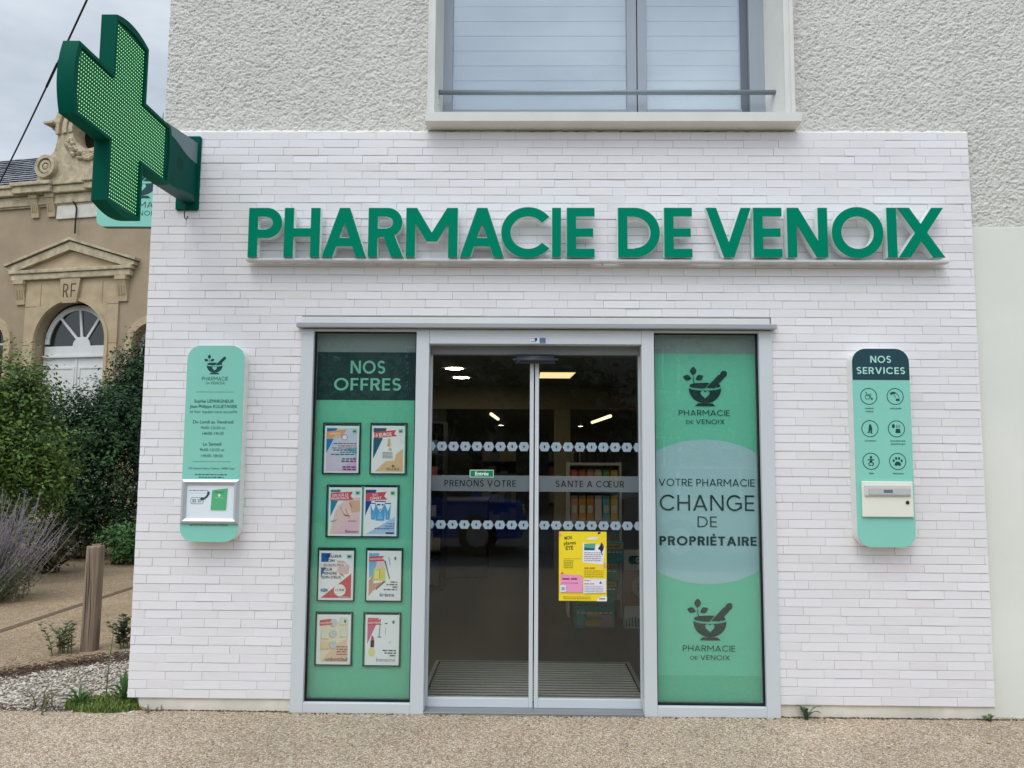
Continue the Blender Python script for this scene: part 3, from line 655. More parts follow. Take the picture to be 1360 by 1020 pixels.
# ------------------------------------------------------------------ sign hung from the side wall, behind the cross
MINT = (136, 210, 192); MINTD = (126, 206, 178); DK = (28, 72, 74)
M_mint = mat('mint_panel', (138, 209, 192), rough=.45, spec=.35, var=.015, vscale=3); M_white = mat('white_lacquer', (226, 229, 224), rough=.45, spec=.3)
t = thing('projecting_sign', 'mint panel with mortar logo, half hidden behind the green cross at the building corner', 'sign', (-2.49, .62, 3.5))
obj('panel', MB().ext(PS(rrect(-3.205, -2.56, 3.225, 3.87, .06)), .60, .606), M_mint, t)
obj('casing', MB().ext(PS(rrect(-3.205, -2.56, 3.225, 3.87, .06)), .6065, .66), mat('casing_grey', (90, 112, 108), rough=.5), t)
for z in (3.30, 3.72): obj('bracket', MB().bbox(-2.5595, -2.48, .615, .65, z, z+.06), M_white, t)
p = PL(.5992, t); p.add(tf(logo(.27), 1, 1, -2.885, 3.435), DK, 'logo'); p.add(caps('PHARMACIE', .045, t=.115, track=.17, center=-2.885, z=3.365, fit=.40), DK); p.add(caps('DE', .026, t=.12, center=-3.02, z=3.308, fit=.058), DK); p.add(caps('VENOIX', .036, t=.12, track=.2, center=-2.865, z=3.306, fit=.215), DK)

# ------------------------------------------------------------------ opening hours board
t = thing('opening_hours_board', 'tall mint board with logo and opening hours on the brick left of the shop front', 'notice board', (-2.015, 0, 1.64))
o1 = PS(rrect(-2.197, -1.835, 1.034, 2.254, .085)); obj('panel', MB().ext(o1, -.085, -.0802), M_mint, t); obj('casing', MB().ext(o1, -.080, -.0), M_white, t)
p = PL(-.0856, t); C0 = -2.017
p.add(tf(logo(.120), 1, 1, C0-.005, 2.072), DK, 'logo')
p.add(caps('PHARMACIE', .024, t=.12, track=.17, center=C0, z=2.032, fit=.165), DK); p.add(caps('DE', .012, t=.13, center=C0-.045, z=2.009, fit=.022), DK); p.add(caps('VENOIX', .017, t=.13, track=.2, center=C0+.018, z=2.008, fit=.092), DK)
for z in (1.960, 1.525): p.add(RS(C0-.118, C0+.122, z-.001, z+.001), DK, 'rule')
for s_, h_, z, bo, mw in (('Sophie LEPARGNEUR', .021, 1.893, .012, .25), ('Jean-Philippe KULIETANEK', .021, 1.860, .012, .30), ('et leur équipe vous accueille', .019, 1.828, .0, .315), ('Du Lundi au Vendredi', .021, 1.763, .01, .26), ('9h00-12h30 et', .019, 1.727, .0, .3), ('14h00-19h30', .019, 1.692, .006, .3),
                       ('Le Samedi', .021, 1.625, .01, .3), ('9h00-12h30 et', .019, 1.590, .0, .3), ('14h00-18h00', .019, 1.553, .0, .3), ('133 Avenue Henry Chéron, 14000 Caen', .013, 1.478, .006, .31)):
    p.add(text(s_, h_, C0, z, 'CENTER', bo, maxw=mw), DK)
p.add(dashes(C0-.10, C0+.10, 1.442, .006, 3), DK); p.add(dashes(C0-.075, C0+.08, 1.426, .006, 4), DK)
p.add(text('RETROUVEZ NOUS SUR LE RÉSEAU', .011, C0, 1.130, 'CENTER', .012, maxw=.26), DK)
t = thing('notice_frame', 'silver snap frame with a white 32 37 notice, low on the opening hours board', 'frame', (-2.012, -.086, 1.28))
fx = MB(); a, b, z0, z1 = -2.192, -1.834, 1.146, 1.416; tk = .03
for q in ([(a, z0), (b, z0), (b-tk, z0+tk), (a+tk, z0+tk)], [(b, z0), (b, z1), (b-tk, z1-tk), (b-tk, z0+tk)], [(b, z1), (a, z1), (a+tk, z1-tk), (b-tk, z1-tk)], [(a, z1), (a, z0), (a+tk, z0+tk), (a+tk, z1-tk)]):
    o_ = len(fx.v); ys = (-.094, -.094, -.100, -.100); mid = [((q[0][0]+q[3][0])/2, (q[0][1]+q[3][1])/2), ((q[1][0]+q[2][0])/2, (q[1][1]+q[2][1])/2)]
    fx.add([(q[0][0], -.0862, q[0][1]), (q[1][0], -.0862, q[1][1]), (q[1][0], -.097, q[1][1]), (q[0][0], -.097, q[0][1]), (mid[1][0], -.107, mid[1][1]), (mid[0][0], -.107, mid[0][1]), (q[2][0], -.098, q[2][1]), (q[3][0], -.098, q[3][1]), (q[2][0], -.088, q[2][1]), (q[3][0], -.088, q[3][1])],
           [(0, 1, 2, 3), (3, 2, 4, 5), (5, 4, 6, 7), (7, 6, 8, 9)])
obj('frame_rail', fx, mat('silver_frame', (196, 202, 208), rough=.3, metal=.35), t)
p = Print(-.0885); p.add(RS(a+tk-.002, b-tk+.002, z0+tk-.002, z1-tk+.002), (232, 240, 245)); TE = (30, 92, 96)
p.add(dashes(-2.145, -2.03, 1.345, .0055, 8), (110, 130, 136)); p.add(RS(-2.145, -2.025, 1.331, 1.3325), (150, 165, 170))
p.add(union([rrect(-2.135, -2.055, 1.265, 1.305, .010)], [rrect(-2.133, -2.057, 1.267, 1.303, .009)]), TE); p.add(text('32 37', .020, -2.096, 1.275, 'CENTER', .012), (60, 90, 96))
p.poly(band(arcp(-2.075, 1.345, .052, .052, -78, -12, 10), .012), TE); p.poly(disc(-2.062, 1.297, .013, .009), TE); p.poly(disc(-2.026, 1.331, .008, .012), TE)
p.poly([(-2.008, 1.228), (-1.913, 1.228), (-1.907, 1.362), (-2.003, 1.350)], (92, 184, 130)); p.poly(disc(-1.957, 1.318, .008), (216, 240, 226)); p.add(RS(-1.980, -1.935, 1.302, 1.304), (200, 232, 214)); p.add(dashes(-1.985, -1.93, 1.336, .005, 5), (50, 120, 84))
obj('notice_sheet', p.mb, None, t)

# ------------------------------------------------------------------ services board and letter box
t = thing('services_board', 'mint board with dark NOS SERVICES heading and six round icons right of the shop front', 'notice board', (2.14, 0, 1.64))
xa, xb = 1.964, 2.316; o1 = PS(rrect(xa, xb, 1.035, 2.254, .085)); obj('panel', MB().ext(o1, -.085, -.0802), M_mint, t); obj('casing', MB().ext(o1, -.080, -.0), M_white, t)
p = PL(-.0860, t); hd = Print(-.0856).poly([q for q in rrect(xa, xb, 1.035, 2.254, .085) if q[1] > 2.06]+[(xa, 2.058), (xb, 2.058)], (36, 70, 80)); obj('header', hd.mb, None, t)
p.add(caps('NOS', .043, t=.17, track=.17, center=2.141, z=2.166, fit=.128), (176, 226, 212)); p.add(caps('SERVICES', .042, t=.17, track=.17, center=2.140, z=2.096, fit=.298), (176, 226, 212))
def at(cx, cz, polys): return union([[(cx+x*.001, cz+z*.001) for x, z in q] for q in polys])
ic = {0: [band(arcp(-8, -4, 14, 14, 120, 420, 20), 4), band([(-20, 26), (-14, 22), (-10, 4), (8, 4), (14, -14), (24, -12)], 4.5), disc(18, -16, 6), band([(-10, 12), (14, 14), (14, 2)], 3)],
      1: [[(-32, 22), (-14, 30), (4, 26), (2, 16), (-14, 16), (-26, 8)], band([(4, 24), (22, 4), (24, -12)], 3), band([(-10, 14), (4, -8)], 3), rect(4, 26, -28, -14)],
      2: [[(-4, 26), (8, 26), (14, 0), (12, -26), (20, -30), (2, -30), (4, -4), (-4, -26), (-20, -28), (-10, -18)]],
      3: [rect(-6, 24, -26, -8), rect(-2, 20, -8, 0), disc(-18, 16, 9, 13), band([(0, 6), (2, 16), (0, 24)], 3), band([(10, 6), (12, 16), (10, 24)], 3), band([(20, 6), (22, 16), (20, 24)], 3)],
      4: [disc(0, 24, 8), band([(-20, 8), (0, 10), (20, 8)], 6), rect(-8, 8, -10, 12), band([(-6, -8), (-16, -16), (-10, -26), (-2, -26)], 6), band([(6, -8), (16, -16), (10, -26), (2, -26)], 6)],
      5: [disc(-24, 4, 6, 9), disc(-9, 18, 6.5, 9), disc(9, 18, 6.5, 9), disc(24, 4, 6, 9), [(-20, -24), (-18, -12), (-8, -2), (0, 0), (8, -2), (18, -12), (20, -24), (10, -27), (0, -24), (-10, -27)]]}
names = [('matériel', 'médical'), ('orthopédie',), ('contention',), ('aromathérapie', 'phytothérapie'), ('bébé',), ('vétérinaire',)]
for k in range(6):
    cx, cz = (2.060, 2.2225)[k % 2], (1.956, 1.756, 1.556)[k//2]
    p.add(join([union(ring(cx, cz, .052, .052, .0045, 0, 360, 48)), at(cx, cz, ic[k])]), DK, 'icon')
    p.add(join([text(s_, .0115, cx+(.006 if k == 3 else 0), cz-.079-j*.019, 'CENTER', .008, maxw=.15) for j, s_ in enumerate(names[k])]), DK, 'caption')
t = thing('letter_box', 'cream letter box plate with a silver flap and small lock, low on the services board', 'letter box', (2.15, -.086, 1.32))
cream = mat('cream_lacquer', (236, 236, 222), rough=.4, spec=.4)
obj('plate', MB().bbox(1.993, 2.303, -.100, -.0862, 1.218, 1.433, .004), cream, t)
obj('flap', MB().bbox(2.006, 2.286, -.110, -.1005, 1.345, 1.412, .004), mat('brushed_silver', (214, 214, 210), rough=.45, metal=.1), t)
obj('flap_lip', MB().bbox(2.030, 2.278, -.114, -.1105, 1.352, 1.392, .003), mat('silver_grey', (196, 198, 198), rough=.45, metal=.1), t)
obj('name_plate', MB().bbox(2.118, 2.172, -.1165, -.1145, 1.366, 1.383, .001), mat('label_grey', (110, 114, 114), rough=.5), t)
obj('lock', MB().lathe([(0, -.105), (.010, -.105), (.012, -.1005)], (2.266, 0, 1.306), 16, 'y'), mat('hook_metal', (60, 66, 66)), t)

# ------------------------------------------------------------------ posters in the left window
WH = (238, 242, 241); BLK = mat('poster_frame_dark', (16, 44, 42), rough=.5); CLR = mat('pocket_edge', (150, 196, 180), rough=.3)
def holder(name, x0, x1, z0, z1, label):
    fr_ = MB(); e = .0065
    for q in ((x0, x1, z0, z0+e), (x0, x1, z1-e, z1), (x0, x0+e, z0+e, z1-e), (x1-e, x1, z0+e, z1-e)): fr_.box(q[0], q[1], .049, .056, q[2], q[3])
    q = MB(); q.mats = [BLK]; t_ = thing(name, label, 'poster', ((x0+x1)/2, .05, z0), 'offer posters in the left window')
    obj('frame', fr_, BLK, t_); return t_
def sheet_print(t_, x0, x1, z0, z1, f, m_='poster_sheet', bar=True):
    p = Print(.0525, .00015); w_, h_ = x1-x0, z1-z0
    X = lambda u: x0+u*w_
    Z = lambda v: z0+v*h_
    p.add(RS(x0, x1, z0, z1), WH)
    if bar: p.add(RS(x0+.004, x1-.004, z1+.001, z1+.009), (12, 26, 26))
    P_ = lambda pts, c: p.poly([(X(u), Z(v)) for u, v in pts], c)
    T_ = lambda s_, u, v, hh, c, al='CENTER', bo=.01, mw=None, rot=0: p.add(text(s_, hh*h_, X(u), Z(v), al, bo, rot, mw and mw*w_), c)
    D_ = lambda u0, u1, v, hh, c, sd=1: p.add(dashes(X(u0), X(u1), Z(v), hh*h_, sd), c)
    f(P_, T_, D_, p, X, Z, w_, h_)
    return obj(m_, p.mb, None, t_)
RED = (206, 84, 88); TEAL = (24, 120, 140)
def ribbon(P_, c, u0=.07, u1=.74, v=.80, hh=.13, sl=.03): P_([(u0, v-hh/2), (u1+.03, v-hh/2+sl*1.6), (u1-.07, v+sl), (u1, v+hh/2+sl*1.6), (u0, v+hh/2)], c)
def mark(P_): P_([(.80, .85), (.94, .85), (.94, .93), (.80, .93)], (150, 214, 196)); P_([(.83, .88), (.91, .88), (.89, .865), (.85, .865)], (30, 80, 80)); P_([(.82, .90), (.92, .90), (.91, .882), (.83, .882)], (30, 80, 80))
def d1(P_, T_, D_, p, X, Z, w, h):
    P_([(.05, .04), (.95, .04), (.95, .95), (.05, .95)], (202, 214, 228)); P_([(.45, .04), (.95, .04), (.95, .40)], (220, 178, 214)); P_([(.05, .04), (.45, .04), (.70, .25), (.05, .45)], (214, 206, 222))
    P_([(.55, .5), (.95, .40), (.95, .55)], (120, 190, 206)); P_([(.06, .95), (.36, .95), (.30, .86), (.06, .86)], (30, 120, 190)); P_([(.05, .42), (.05, .72), (.26, .72)], (30, 130, 196))
    ribbon(P_, (232, 170, 110), .05, .62, .80, .15); T_("OFFERTS", .30, .81, .045, (250, 240, 225), mw=.4, rot=.05); T_("L'ÉTÉ", .36, .745, .045, (250, 240, 225), mw=.3, rot=.05)
    P_([(.58+.085*math.cos(k*.4), .755+.06*math.sin(k*.4)) for k in range(16)], (96, 110, 150)); P_([(.58+.07*math.cos(k*.4), .755+.05*math.sin(k*.4)) for k in range(16)], (240, 236, 240))
    for k, (a, v, c) in enumerate(((.26, .615, (90, 110, 130)), (.40, .565, (190, 120, 90)), (.22, .52, (190, 130, 120)), (.26, .475, (60, 110, 140)), (.46, .43, (40, 120, 150)), (.20, .385, (70, 100, 130)))): D_(a, .92, v, .020, c, k)
    for k, (a, v) in enumerate(((.52, .29), (.50, .24), (.54, .12), (.56, .07))): D_(a, .93, v, .022, (70, 66, 110), k+9)
    mark(P_)
def d2(P_, T_, D_, p, X, Z, w, h):
    P_([(.05, .95), (.45, .95), (.40, .86), (.05, .86)], (36, 92, 108)); P_([(.05, .30), (.05, .74), (.34, .74)], (24, 96, 120)); ribbon(P_, RED); T_('-3 EUROS', .34, .775, .075, (250, 236, 232), bo=.03, mw=.52, rot=.09)
    P_([(.12, .04), (.95, .04), (.95, .52), (.74, .40), (.70, .27), (.42, .25)], (226, 192, 142)); P_([(.46, .56), (.49, .73), (.57, .73), (.60, .56)], (226, 214, 178)); P_([(.50, .56), (.51, .73), (.54, .73), (.54, .56)], (196, 172, 110))
    P_([(.50, .48), (.56, .55), (.62, .48)], (206, 190, 140)); 
    for k in range(5): D_(.34, .64, .43-k*.028, .012, (90, 120, 120), k)
    P_([(.6, .15), (.66, .18), (.72, .15), (.66, .13)], (120, 96, 60)); T_('N U X E', .66, .065, .055, (60, 62, 56), bo=.01, mw=.58); mark(P_)
def d3(P_, T_, D_, p, X, Z, w, h):
    P_([(.05, .04), (.95, .04), (.95, .80), (.55, .78), (.35, .66), (.20, .5)], (232, 206, 196)); P_([(.20, .05), (.95, .05), (.95, .38), (.5, .30)], (234, 196, 202)); P_([(.62, .72), (.95, .74), (.95, .50), (.70, .48)], (224, 180, 150))
    for k in range(5): P_([(.24+k*.08, .60-k*.02), (.30+k*.08, .63-k*.02), (.46+k*.07, .44-k*.015), (.42+k*.07, .41-k*.015)], ((238, 214, 200), (220, 176, 162))[k % 2])
    P_([(.42, .46), (.55, .40), (.70, .41), (.56, .43)], (150, 84, 80)); P_([(.60, .70), (.68, .64), (.72, .56), (.66, .62)], (168, 110, 96)); P_([(.05, .30), (.30, .34), (.12, .28)], (110, 170, 180))
    P_([(.05, .95), (.36, .95), (.32, .90), (.05, .90)], (60, 140, 160)); P_([(.06, .40), (.06, .72), (.27, .72)], (30, 140, 160)); ribbon(P_, RED, .05, .72, .80, .16, .02); T_('20% SUR LE', .34, .815, .055, (250, 232, 228), bo=.02, mw=.5, rot=.08); T_('MAXI-PACK', .34, .75, .055, (250, 232, 228), bo=.02, mw=.55, rot=.08)
    D_(.6, .85, .30, .016, (150, 110, 140), 4); T_('flexium', .72, .065, .07, (92, 104, 128), bo=0, mw=.46); mark(P_)
def d4(P_, T_, D_, p, X, Z, w, h):
    P_([(.08, .04), (.95, .04), (.95, .40)], (176, 206, 232)); P_([(.05, .95), (.38, .95), (.34, .88), (.05, .88)], (30, 74, 140)); P_([(.05, .42), (.05, .72), (.24, .72)], (26, 70, 146)); ribbon(P_, RED, .05, .68, .80, .16, .02); T_('2+1', .34, .82, .055, (250, 232, 228), bo=.02, rot=.07); T_('OFFERT', .36, .75, .055, (250, 232, 228), bo=.02, mw=.36, rot=.07)
    for a, b, z0, z1 in ((.20, .38, .34, .66), (.64, .82, .34, .66), (.34, .66, .32, .70)):
        P_([(a, z1), (b, z1), (b-.03, z0), (a+.03, z0)], (86, 168, 214)); P_([(a, z1), (b, z1), ((a+b)/2, z0+.17)], (236, 244, 250)); P_([(a-.005, z1), (b+.005, z1), (b+.005, z1+.02), (a-.005, z1+.02)], (24, 56, 104)); P_([(a+.07, z0+.03), (b-.07, z0+.03), ((a+b)/2, z0+.18)], (120, 196, 232))
    D_(.40, .60, .63, .03, (40, 60, 110), 3); P_([(.48, .56), (.52, .56), (.52, .53), (.48, .53)], (200, 80, 80))
    D_(.72, .93, .25, .014, (70, 110, 170), 1); D_(.66, .93, .20, .014, (70, 110, 170), 2); D_(.34, .93, .15, .016, (60, 100, 160), 3); P_([(.68, .05), (.93, .05), (.92, .08), (.69, .08)], (44, 66, 130)); mark(P_)
def d5(P_, T_, D_, p, X, Z, w, h):
    P_([(.06, .77), (.06, .95), (.34, .95), (.24, .77)], (20, 96, 170)); P_([(.06, .46), (.06, .66), (.20, .66)], (20, 96, 170)); P_([(.50, .80), (.72, .80), (.88, .68), (.86, .54), (.62, .50), (.52, .60), (.58, .70)], (222, 190, 182)); P_([(.60, .56), (.72, .50), (.74, .47), (.62, .52)], (170, 120, 120))
    P_([(.08, .05), (.94, .05), (.94, .54)], RED); ink_ = (50, 60, 74)
    for s_, u, v in (('MEILLEUR', .42, .865), ('SOIN', .33, .775), ('POUR', .25, .595), ('PRENDRE', .30, .52), ("SOIN D'EUX", .36, .44)): T_(s_, u, v, .055, ink_, bo=.02, mw=.62)
    P_([(.03, .66), (.80, .68), (.80, .75), (.03, .75)], (232, 222, 220)); T_('AU BON PRIX', .42, .685, .05, (120, 90, 96), bo=.01, mw=.62)
    P_([(.62+.17*math.cos(k*.25), .205+.12*math.sin(k*.25)) for k in range(25)], (240, 238, 234)); T_('11,90€', .62, .185, .05, (70, 50, 56), bo=.02, mw=.28)
    P_([(.17+.11*math.cos(k*.3), .205+.032*math.sin(k*.3)) for k in range(21)], (24, 100, 150)); D_(.10, .24, .2, .014, (220, 232, 240), 2); D_(.58, .90, .063, .014, (240, 220, 216), 3); mark(P_)
def d6(P_, T_, D_, p, X, Z, w, h):
    P_([(.05, .95), (.36, .95), (.30, .80), (.20, .52), (.06, .44)], (120, 186, 222)); P_([(.06, .08), (.06, .40), (.22, .56), (.20, .34), (.58, .38), (.20, .20)], (206, 160, 136)); P_([(.26, .20), (.56, .38), (.50, .40), (.28, .26)], (150, 104, 90))
    P_([(.18, .40), (.20, .64), (.54, .66), (.55, .40)], (216, 212, 104)); P_([(.22, .44), (.23, .60), (.36, .60), (.36, .44)], (230, 226, 140)); P_([(.37, .44), (.37, .61), (.385, .61), (.385, .44)], (140, 130, 60)); P_([(.26, .66), (.30, .84), (.50, .84), (.50, .66)], (236, 206, 208)); P_([(.50, .80), (.54, .80), (.68, .44), (.66, .42)], (90, 110, 120))
    P_([(.60, .90), (.64, .80), (.66, .70), (.69, .72), (.67, .84)], (190, 202, 206)); ribbon(P_, RED, .06, .50, .83, .10, .01); T_('NOUVEAU', .27, .815, .04, (250, 220, 214), bo=.02, mw=.36, rot=.06)
    for k, (a, v) in enumerate(((.70, .36), (.58, .31), (.76, .26), (.50, .21))): D_(a, .90, v, .022, (70, 84, 90), k)
    T_('krème', .60, .08, .085, (66, 96, 128), bo=.005, mw=.60); P_([(.80, .82), (.85, .82), (.85, .88), (.80, .88)], (70, 130, 126))
def d7(P_, T_, D_, p, X, Z, w, h):
    P_([(.10, .08), (.92, .08), (.92, .9), (.10, .80)], (234, 224, 196)); P_([(.14, .06), (.90, .06), (.90, .52), (.55, .40), (.30, .20)], (232, 200, 172))
    for cx, cz in ((.50, .84), (.49, .62), (.49, .40)):
        P_([(cx-.02+.11*math.cos(k*.35), cz-.015+.08*math.sin(k*.35)) for k in range(18)], (206, 184, 140)); P_([(cx+.105*math.cos(k*.35), cz+.075*math.sin(k*.35)) for k in range(18)], (196, 208, 206))
    for a, z in ((.66, .78), (.68, .54), (.12, .50), (.12, .30)): P_([(a, z), (a+.24, z+.01), (a+.23, z+.15), (a+.01, z+.16)], (214, 190, 140)); P_([(a+.02, z+.02), (a+.25, z+.02), (a+.24, z+.16), (a+.02, z+.17)], ((226, 224, 204), (232, 206, 166))[z < .4])
    ribbon(P_, RED, .08, .44, .83, .11, .02); T_('NOUVEAU', .26, .815, .04, (250, 220, 214), bo=.02, mw=.32, rot=.08)
    for k, v in enumerate((.35, .30, .25, .20)): D_(.60, .92, v, .018, (150, 96, 70), k)
    T_('unbottled', .60, .075, .085, (120, 104, 84), bo=.005, mw=.66); P_([(.80, .84), (.86, .84), (.86, .90), (.80, .90)], (80, 130, 130))
def d8(P_, T_, D_, p, X, Z, w, h):
    P_([(.06, .42), (.06, .94), (.40, .94), (.26, .72)], (204, 110, 140)); ribbon(P_, RED, .06, .46, .84, .10, .01); T_('NOUVEAU', .26, .825, .04, (250, 220, 214), bo=.02, mw=.36, rot=.03)
    P_([(.40, .56), (.42, .56), (.45, .92), (.43, .92)], (40, 44, 48)); P_([(.36, .555), (.48, .555), (.48, .57), (.36, .57)], (40, 44, 48)); P_([(.56, .83), (.61, .845), (.66, .83), (.61, .815)], (40, 44, 48)); P_([(.58, .62), (.60, .62), (.62, .76), (.60, .76)], (180, 200, 170))
    P_([(.16, .36), (.27, .36), (.27, .50), (.16, .50)], (46, 40, 44)); P_([(.17, .50), (.26, .50), (.25, .56), (.19, .60)], (190, 80, 100)); P_([(.20+.10*math.cos(k*.4), .27+.09*math.sin(k*.4)) for k in range(16)], (232, 224, 150)); P_([(.70, .44), (.74, .49), (.75, .47), (.72, .44)], (190, 150, 200))
    for k, (a, v) in enumerate(((.52, .29), (.58, .24), (.74, .19))): D_(a, .92, v, .022, (70, 70, 90), k)
    T_('bienaimé', .62, .085, .08, (150, 166, 172), bo=0, mw=.62); P_([(.80, .83), (.86, .83), (.86, .89), (.80, .89)], (80, 120, 140))
for f, (x0, x1, z0, z1), sh_, lb in (
    (d1, (-1.361, -1.118, 1.453, 1.779), (-1.348, -1.129, 1.458, 1.759), 'lilac and sky blue offer poster with an orange ribbon, highest in the left window'),
    (d2, (-1.057, -.820, 1.452, 1.779), (-1.047, -.835, 1.459, 1.761), 'cream offer poster with red -3 EUROS ribbon and gold bottle'),
    (d5, (-1.371, -1.133, .659, .990), (-1.362, -1.143, .664, .971), 'white poster with a red lower corner and 11,90 price circle in the left window'),
    (d6, (-1.066, -.832, .658, .990), (-1.058, -.843, .666, .973), 'white poster showing a hand holding a yellow bottle in the left window'),
    (d7, (-1.374, -1.138, .267, .594), (-1.363, -1.151, .272, .577), 'cream poster with rows of beige bars and discs, low in the left window'),
    (d8, (-1.073, -.836, .265, .593), (-1.059, -.848, .268, .578), 'white poster with a lipstick and pink corner, low in the left window')):
    t_ = holder('poster', x0, x1, z0, z1, lb); sheet_print(t_, *sh_, f)
t_ = holder('poster', -1.327, -.863, 1.056, 1.385, 'double poster holder with a pink hand picture beside three blue tubes')
sheet_print(t_, -1.311, -1.101, 1.063, 1.368, d3); sheet_print(t_, -1.088, -.878, 1.064, 1.369, d4)

# ------------------------------------------------------------------ stickers and poster on the doors
p = Print(.0985, .00015); x0, x1, z0, z1 = .151, .453, .667, 1.098; YE = (246, 220, 48)
Xy = lambda u: x0+u*(x1-x0)
Zy = lambda v: z0+v*(z1-z0)
PY = lambda pts, c: p.poly([(Xy(u), Zy(v)) for u, v in pts], c)
def TY(s_, u, v, h, c, bo=.01, al='CENTER', mw=None, rot=0): p.add(text(s_, h*(z1-z0), Xy(u), Zy(v), al, bo, rot, mw and mw*(x1-x0)), c)
DY = lambda a, b, v, h, c, sd=0: p.add(dashes(Xy(a), Xy(b), Zy(v), h*(z1-z0), sd), c)
p.add(RS(x0, x1, z0, z1), YE)
TY('MON', .20, .885, .05, (70, 66, 40), .03, mw=.16, rot=.12); TY('plages', .23, .81, .055, (70, 66, 40), .02, mw=.30, rot=.08); TY('ÉTÉ', .22, .735, .052, (70, 66, 40), .03, mw=.2, rot=.05)
PY([(.50, .555), (.92, .525), (.97, .80), (.50, .84)], (236, 236, 240)); PY([(.53, .73), (.75, .73), (.77, .83), (.53, .825)], (90, 170, 150)); PY([(.53, .73), (.75, .73), (.74, .76), (.53, .77)], (40, 90, 120)); PY([(.56, .90), (.70, .93), (.84, .92), (.80, .88), (.60, .88)], (236, 232, 200))
PY([(.86, .80), (.90, .84), (.95, .79), (.93, .74), (.90, .70), (.92, .66), (.90, .66), (.87, .73), (.82, .75)], (40, 44, 52)); PY([(.88, .835), (.905, .85), (.91, .83), (.89, .82)], (60, 50, 50)); PY([(.90, .82), (.95, .79), (.93, .765)], (110, 110, 140)); PY([(.82, .995), (.88, .995), (.86, .97), (.81, .97)], (50, 54, 60))
for k in range(5): DY(.53, .88, .69-k*.028, .010, (150, 130, 160), k)
DY(.10, .46, .605, .005, (150, 130, 50), 3)
for k in range(5): DY(.10, .30, .575-k*.025, .008, (140, 124, 50), k+4)
DY(.53, .78, .465, .018, (206, 120, 60), 5)
for k in range(4): DY(.53, .94, .43-k*.027, .008, (170, 140, 50), k+10)
PY([(.02, .12), (.49, .12), (.49, .37), (.04, .385)], (238, 158, 196)); DY(.07, .38, .305, .022, (150, 40, 90), 2); DY(.06, .42, .25, .010, (180, 70, 120), 4); PY([(.03, .13), (.14, .13), (.14, .225), (.03, .225)], (230, 236, 240)); PY([(.055, .15), (.12, .15), (.12, .20), (.055, .20)], (120, 180, 200))
PY([(.03, .385), (.08, .42), (.09, .39)], (214, 80, 60)); PY([(.93, .47), (.98, .50), (.98, .56), (.94, .55)], (236, 160, 160))
PY([(.51, .11), (.98, .12), (.98, .32), (.51, .32)], (232, 230, 240)); DY(.53, .66, .29, .010, (90, 100, 120), 1); DY(.53, .74, .24, .014, (200, 90, 110), 2); PY([(.84, .25), (.87, .29), (.90, .25)], (60, 70, 90))
for k in range(4): DY(.53, .92, .205-k*.024, .007, (130, 130, 160), k)
for k in range(2): DY(.09, .66, .055-k*.025, .008, (150, 130, 50), k+20)
PY([(.78, .0), (1, .0), (1, .06), (.92, .075), (.82, .04)], (238, 238, 236)); DY(.84, .97, .025, .02, (130, 130, 180), 6); PY([(0, .93), (.05, .96), (0, 1)], (236, 150, 170))
yp = thing('poster', 'bright yellow and pink events poster stuck inside the right sliding door', 'poster', (.302, .0985, .667))
obj('poster_print', p.mb, None, yp); obj('paper', MB().box(x0, x1, .0988, .0995, z0, z1), mat('paper', (236, 236, 230), rough=.7), yp)
st = thing('sticker', 'small green Entrée sticker on the left sliding door', 'sticker', (-.344, .1, 1.46))
p = Print(.0995); p.add(PS(rrect(-.421, -.267, 1.436, 1.484, .003)), (210, 230, 222)); p.add(RS(-.417, -.271, 1.440, 1.480), (0, 128, 88)); p.add(text('Entrée', .024, -.344, 1.449, 'CENTER', .02), (236, 244, 240)); obj('sticker_print', p.mb, None, st)
obj('sticker_film', MB().box(-.4205, -.2675, .0998, .1028, 1.4365, 1.4835), mat('paper', (236, 236, 230)), st)
st = thing('sticker', 'tiny white and blue sticker in the middle of the door header', 'sticker', (.011, -.0165, 2.302))
p = Print(-.0166); p.add(RS(-.039, .020, 2.290, 2.326), (226, 232, 238)); p.add(RS(.022, .060, 2.288, 2.324), (120, 140, 170)); p.add(RS(-.010, .006, 2.303, 2.322), (40, 70, 130)); p.add(dashes(-.034, -.014, 2.316, .004, 1), (90, 110, 150)); p.add(dashes(-.034, -.002, 2.297, .004, 2), (90, 110, 150)); p.add(dashes(.026, .056, 2.312, .004, 3), (60, 80, 120)); p.add(dashes(.026, .056, 2.300, .004, 4), (60, 80, 120)); obj('sticker_print', p.mb, None, st)

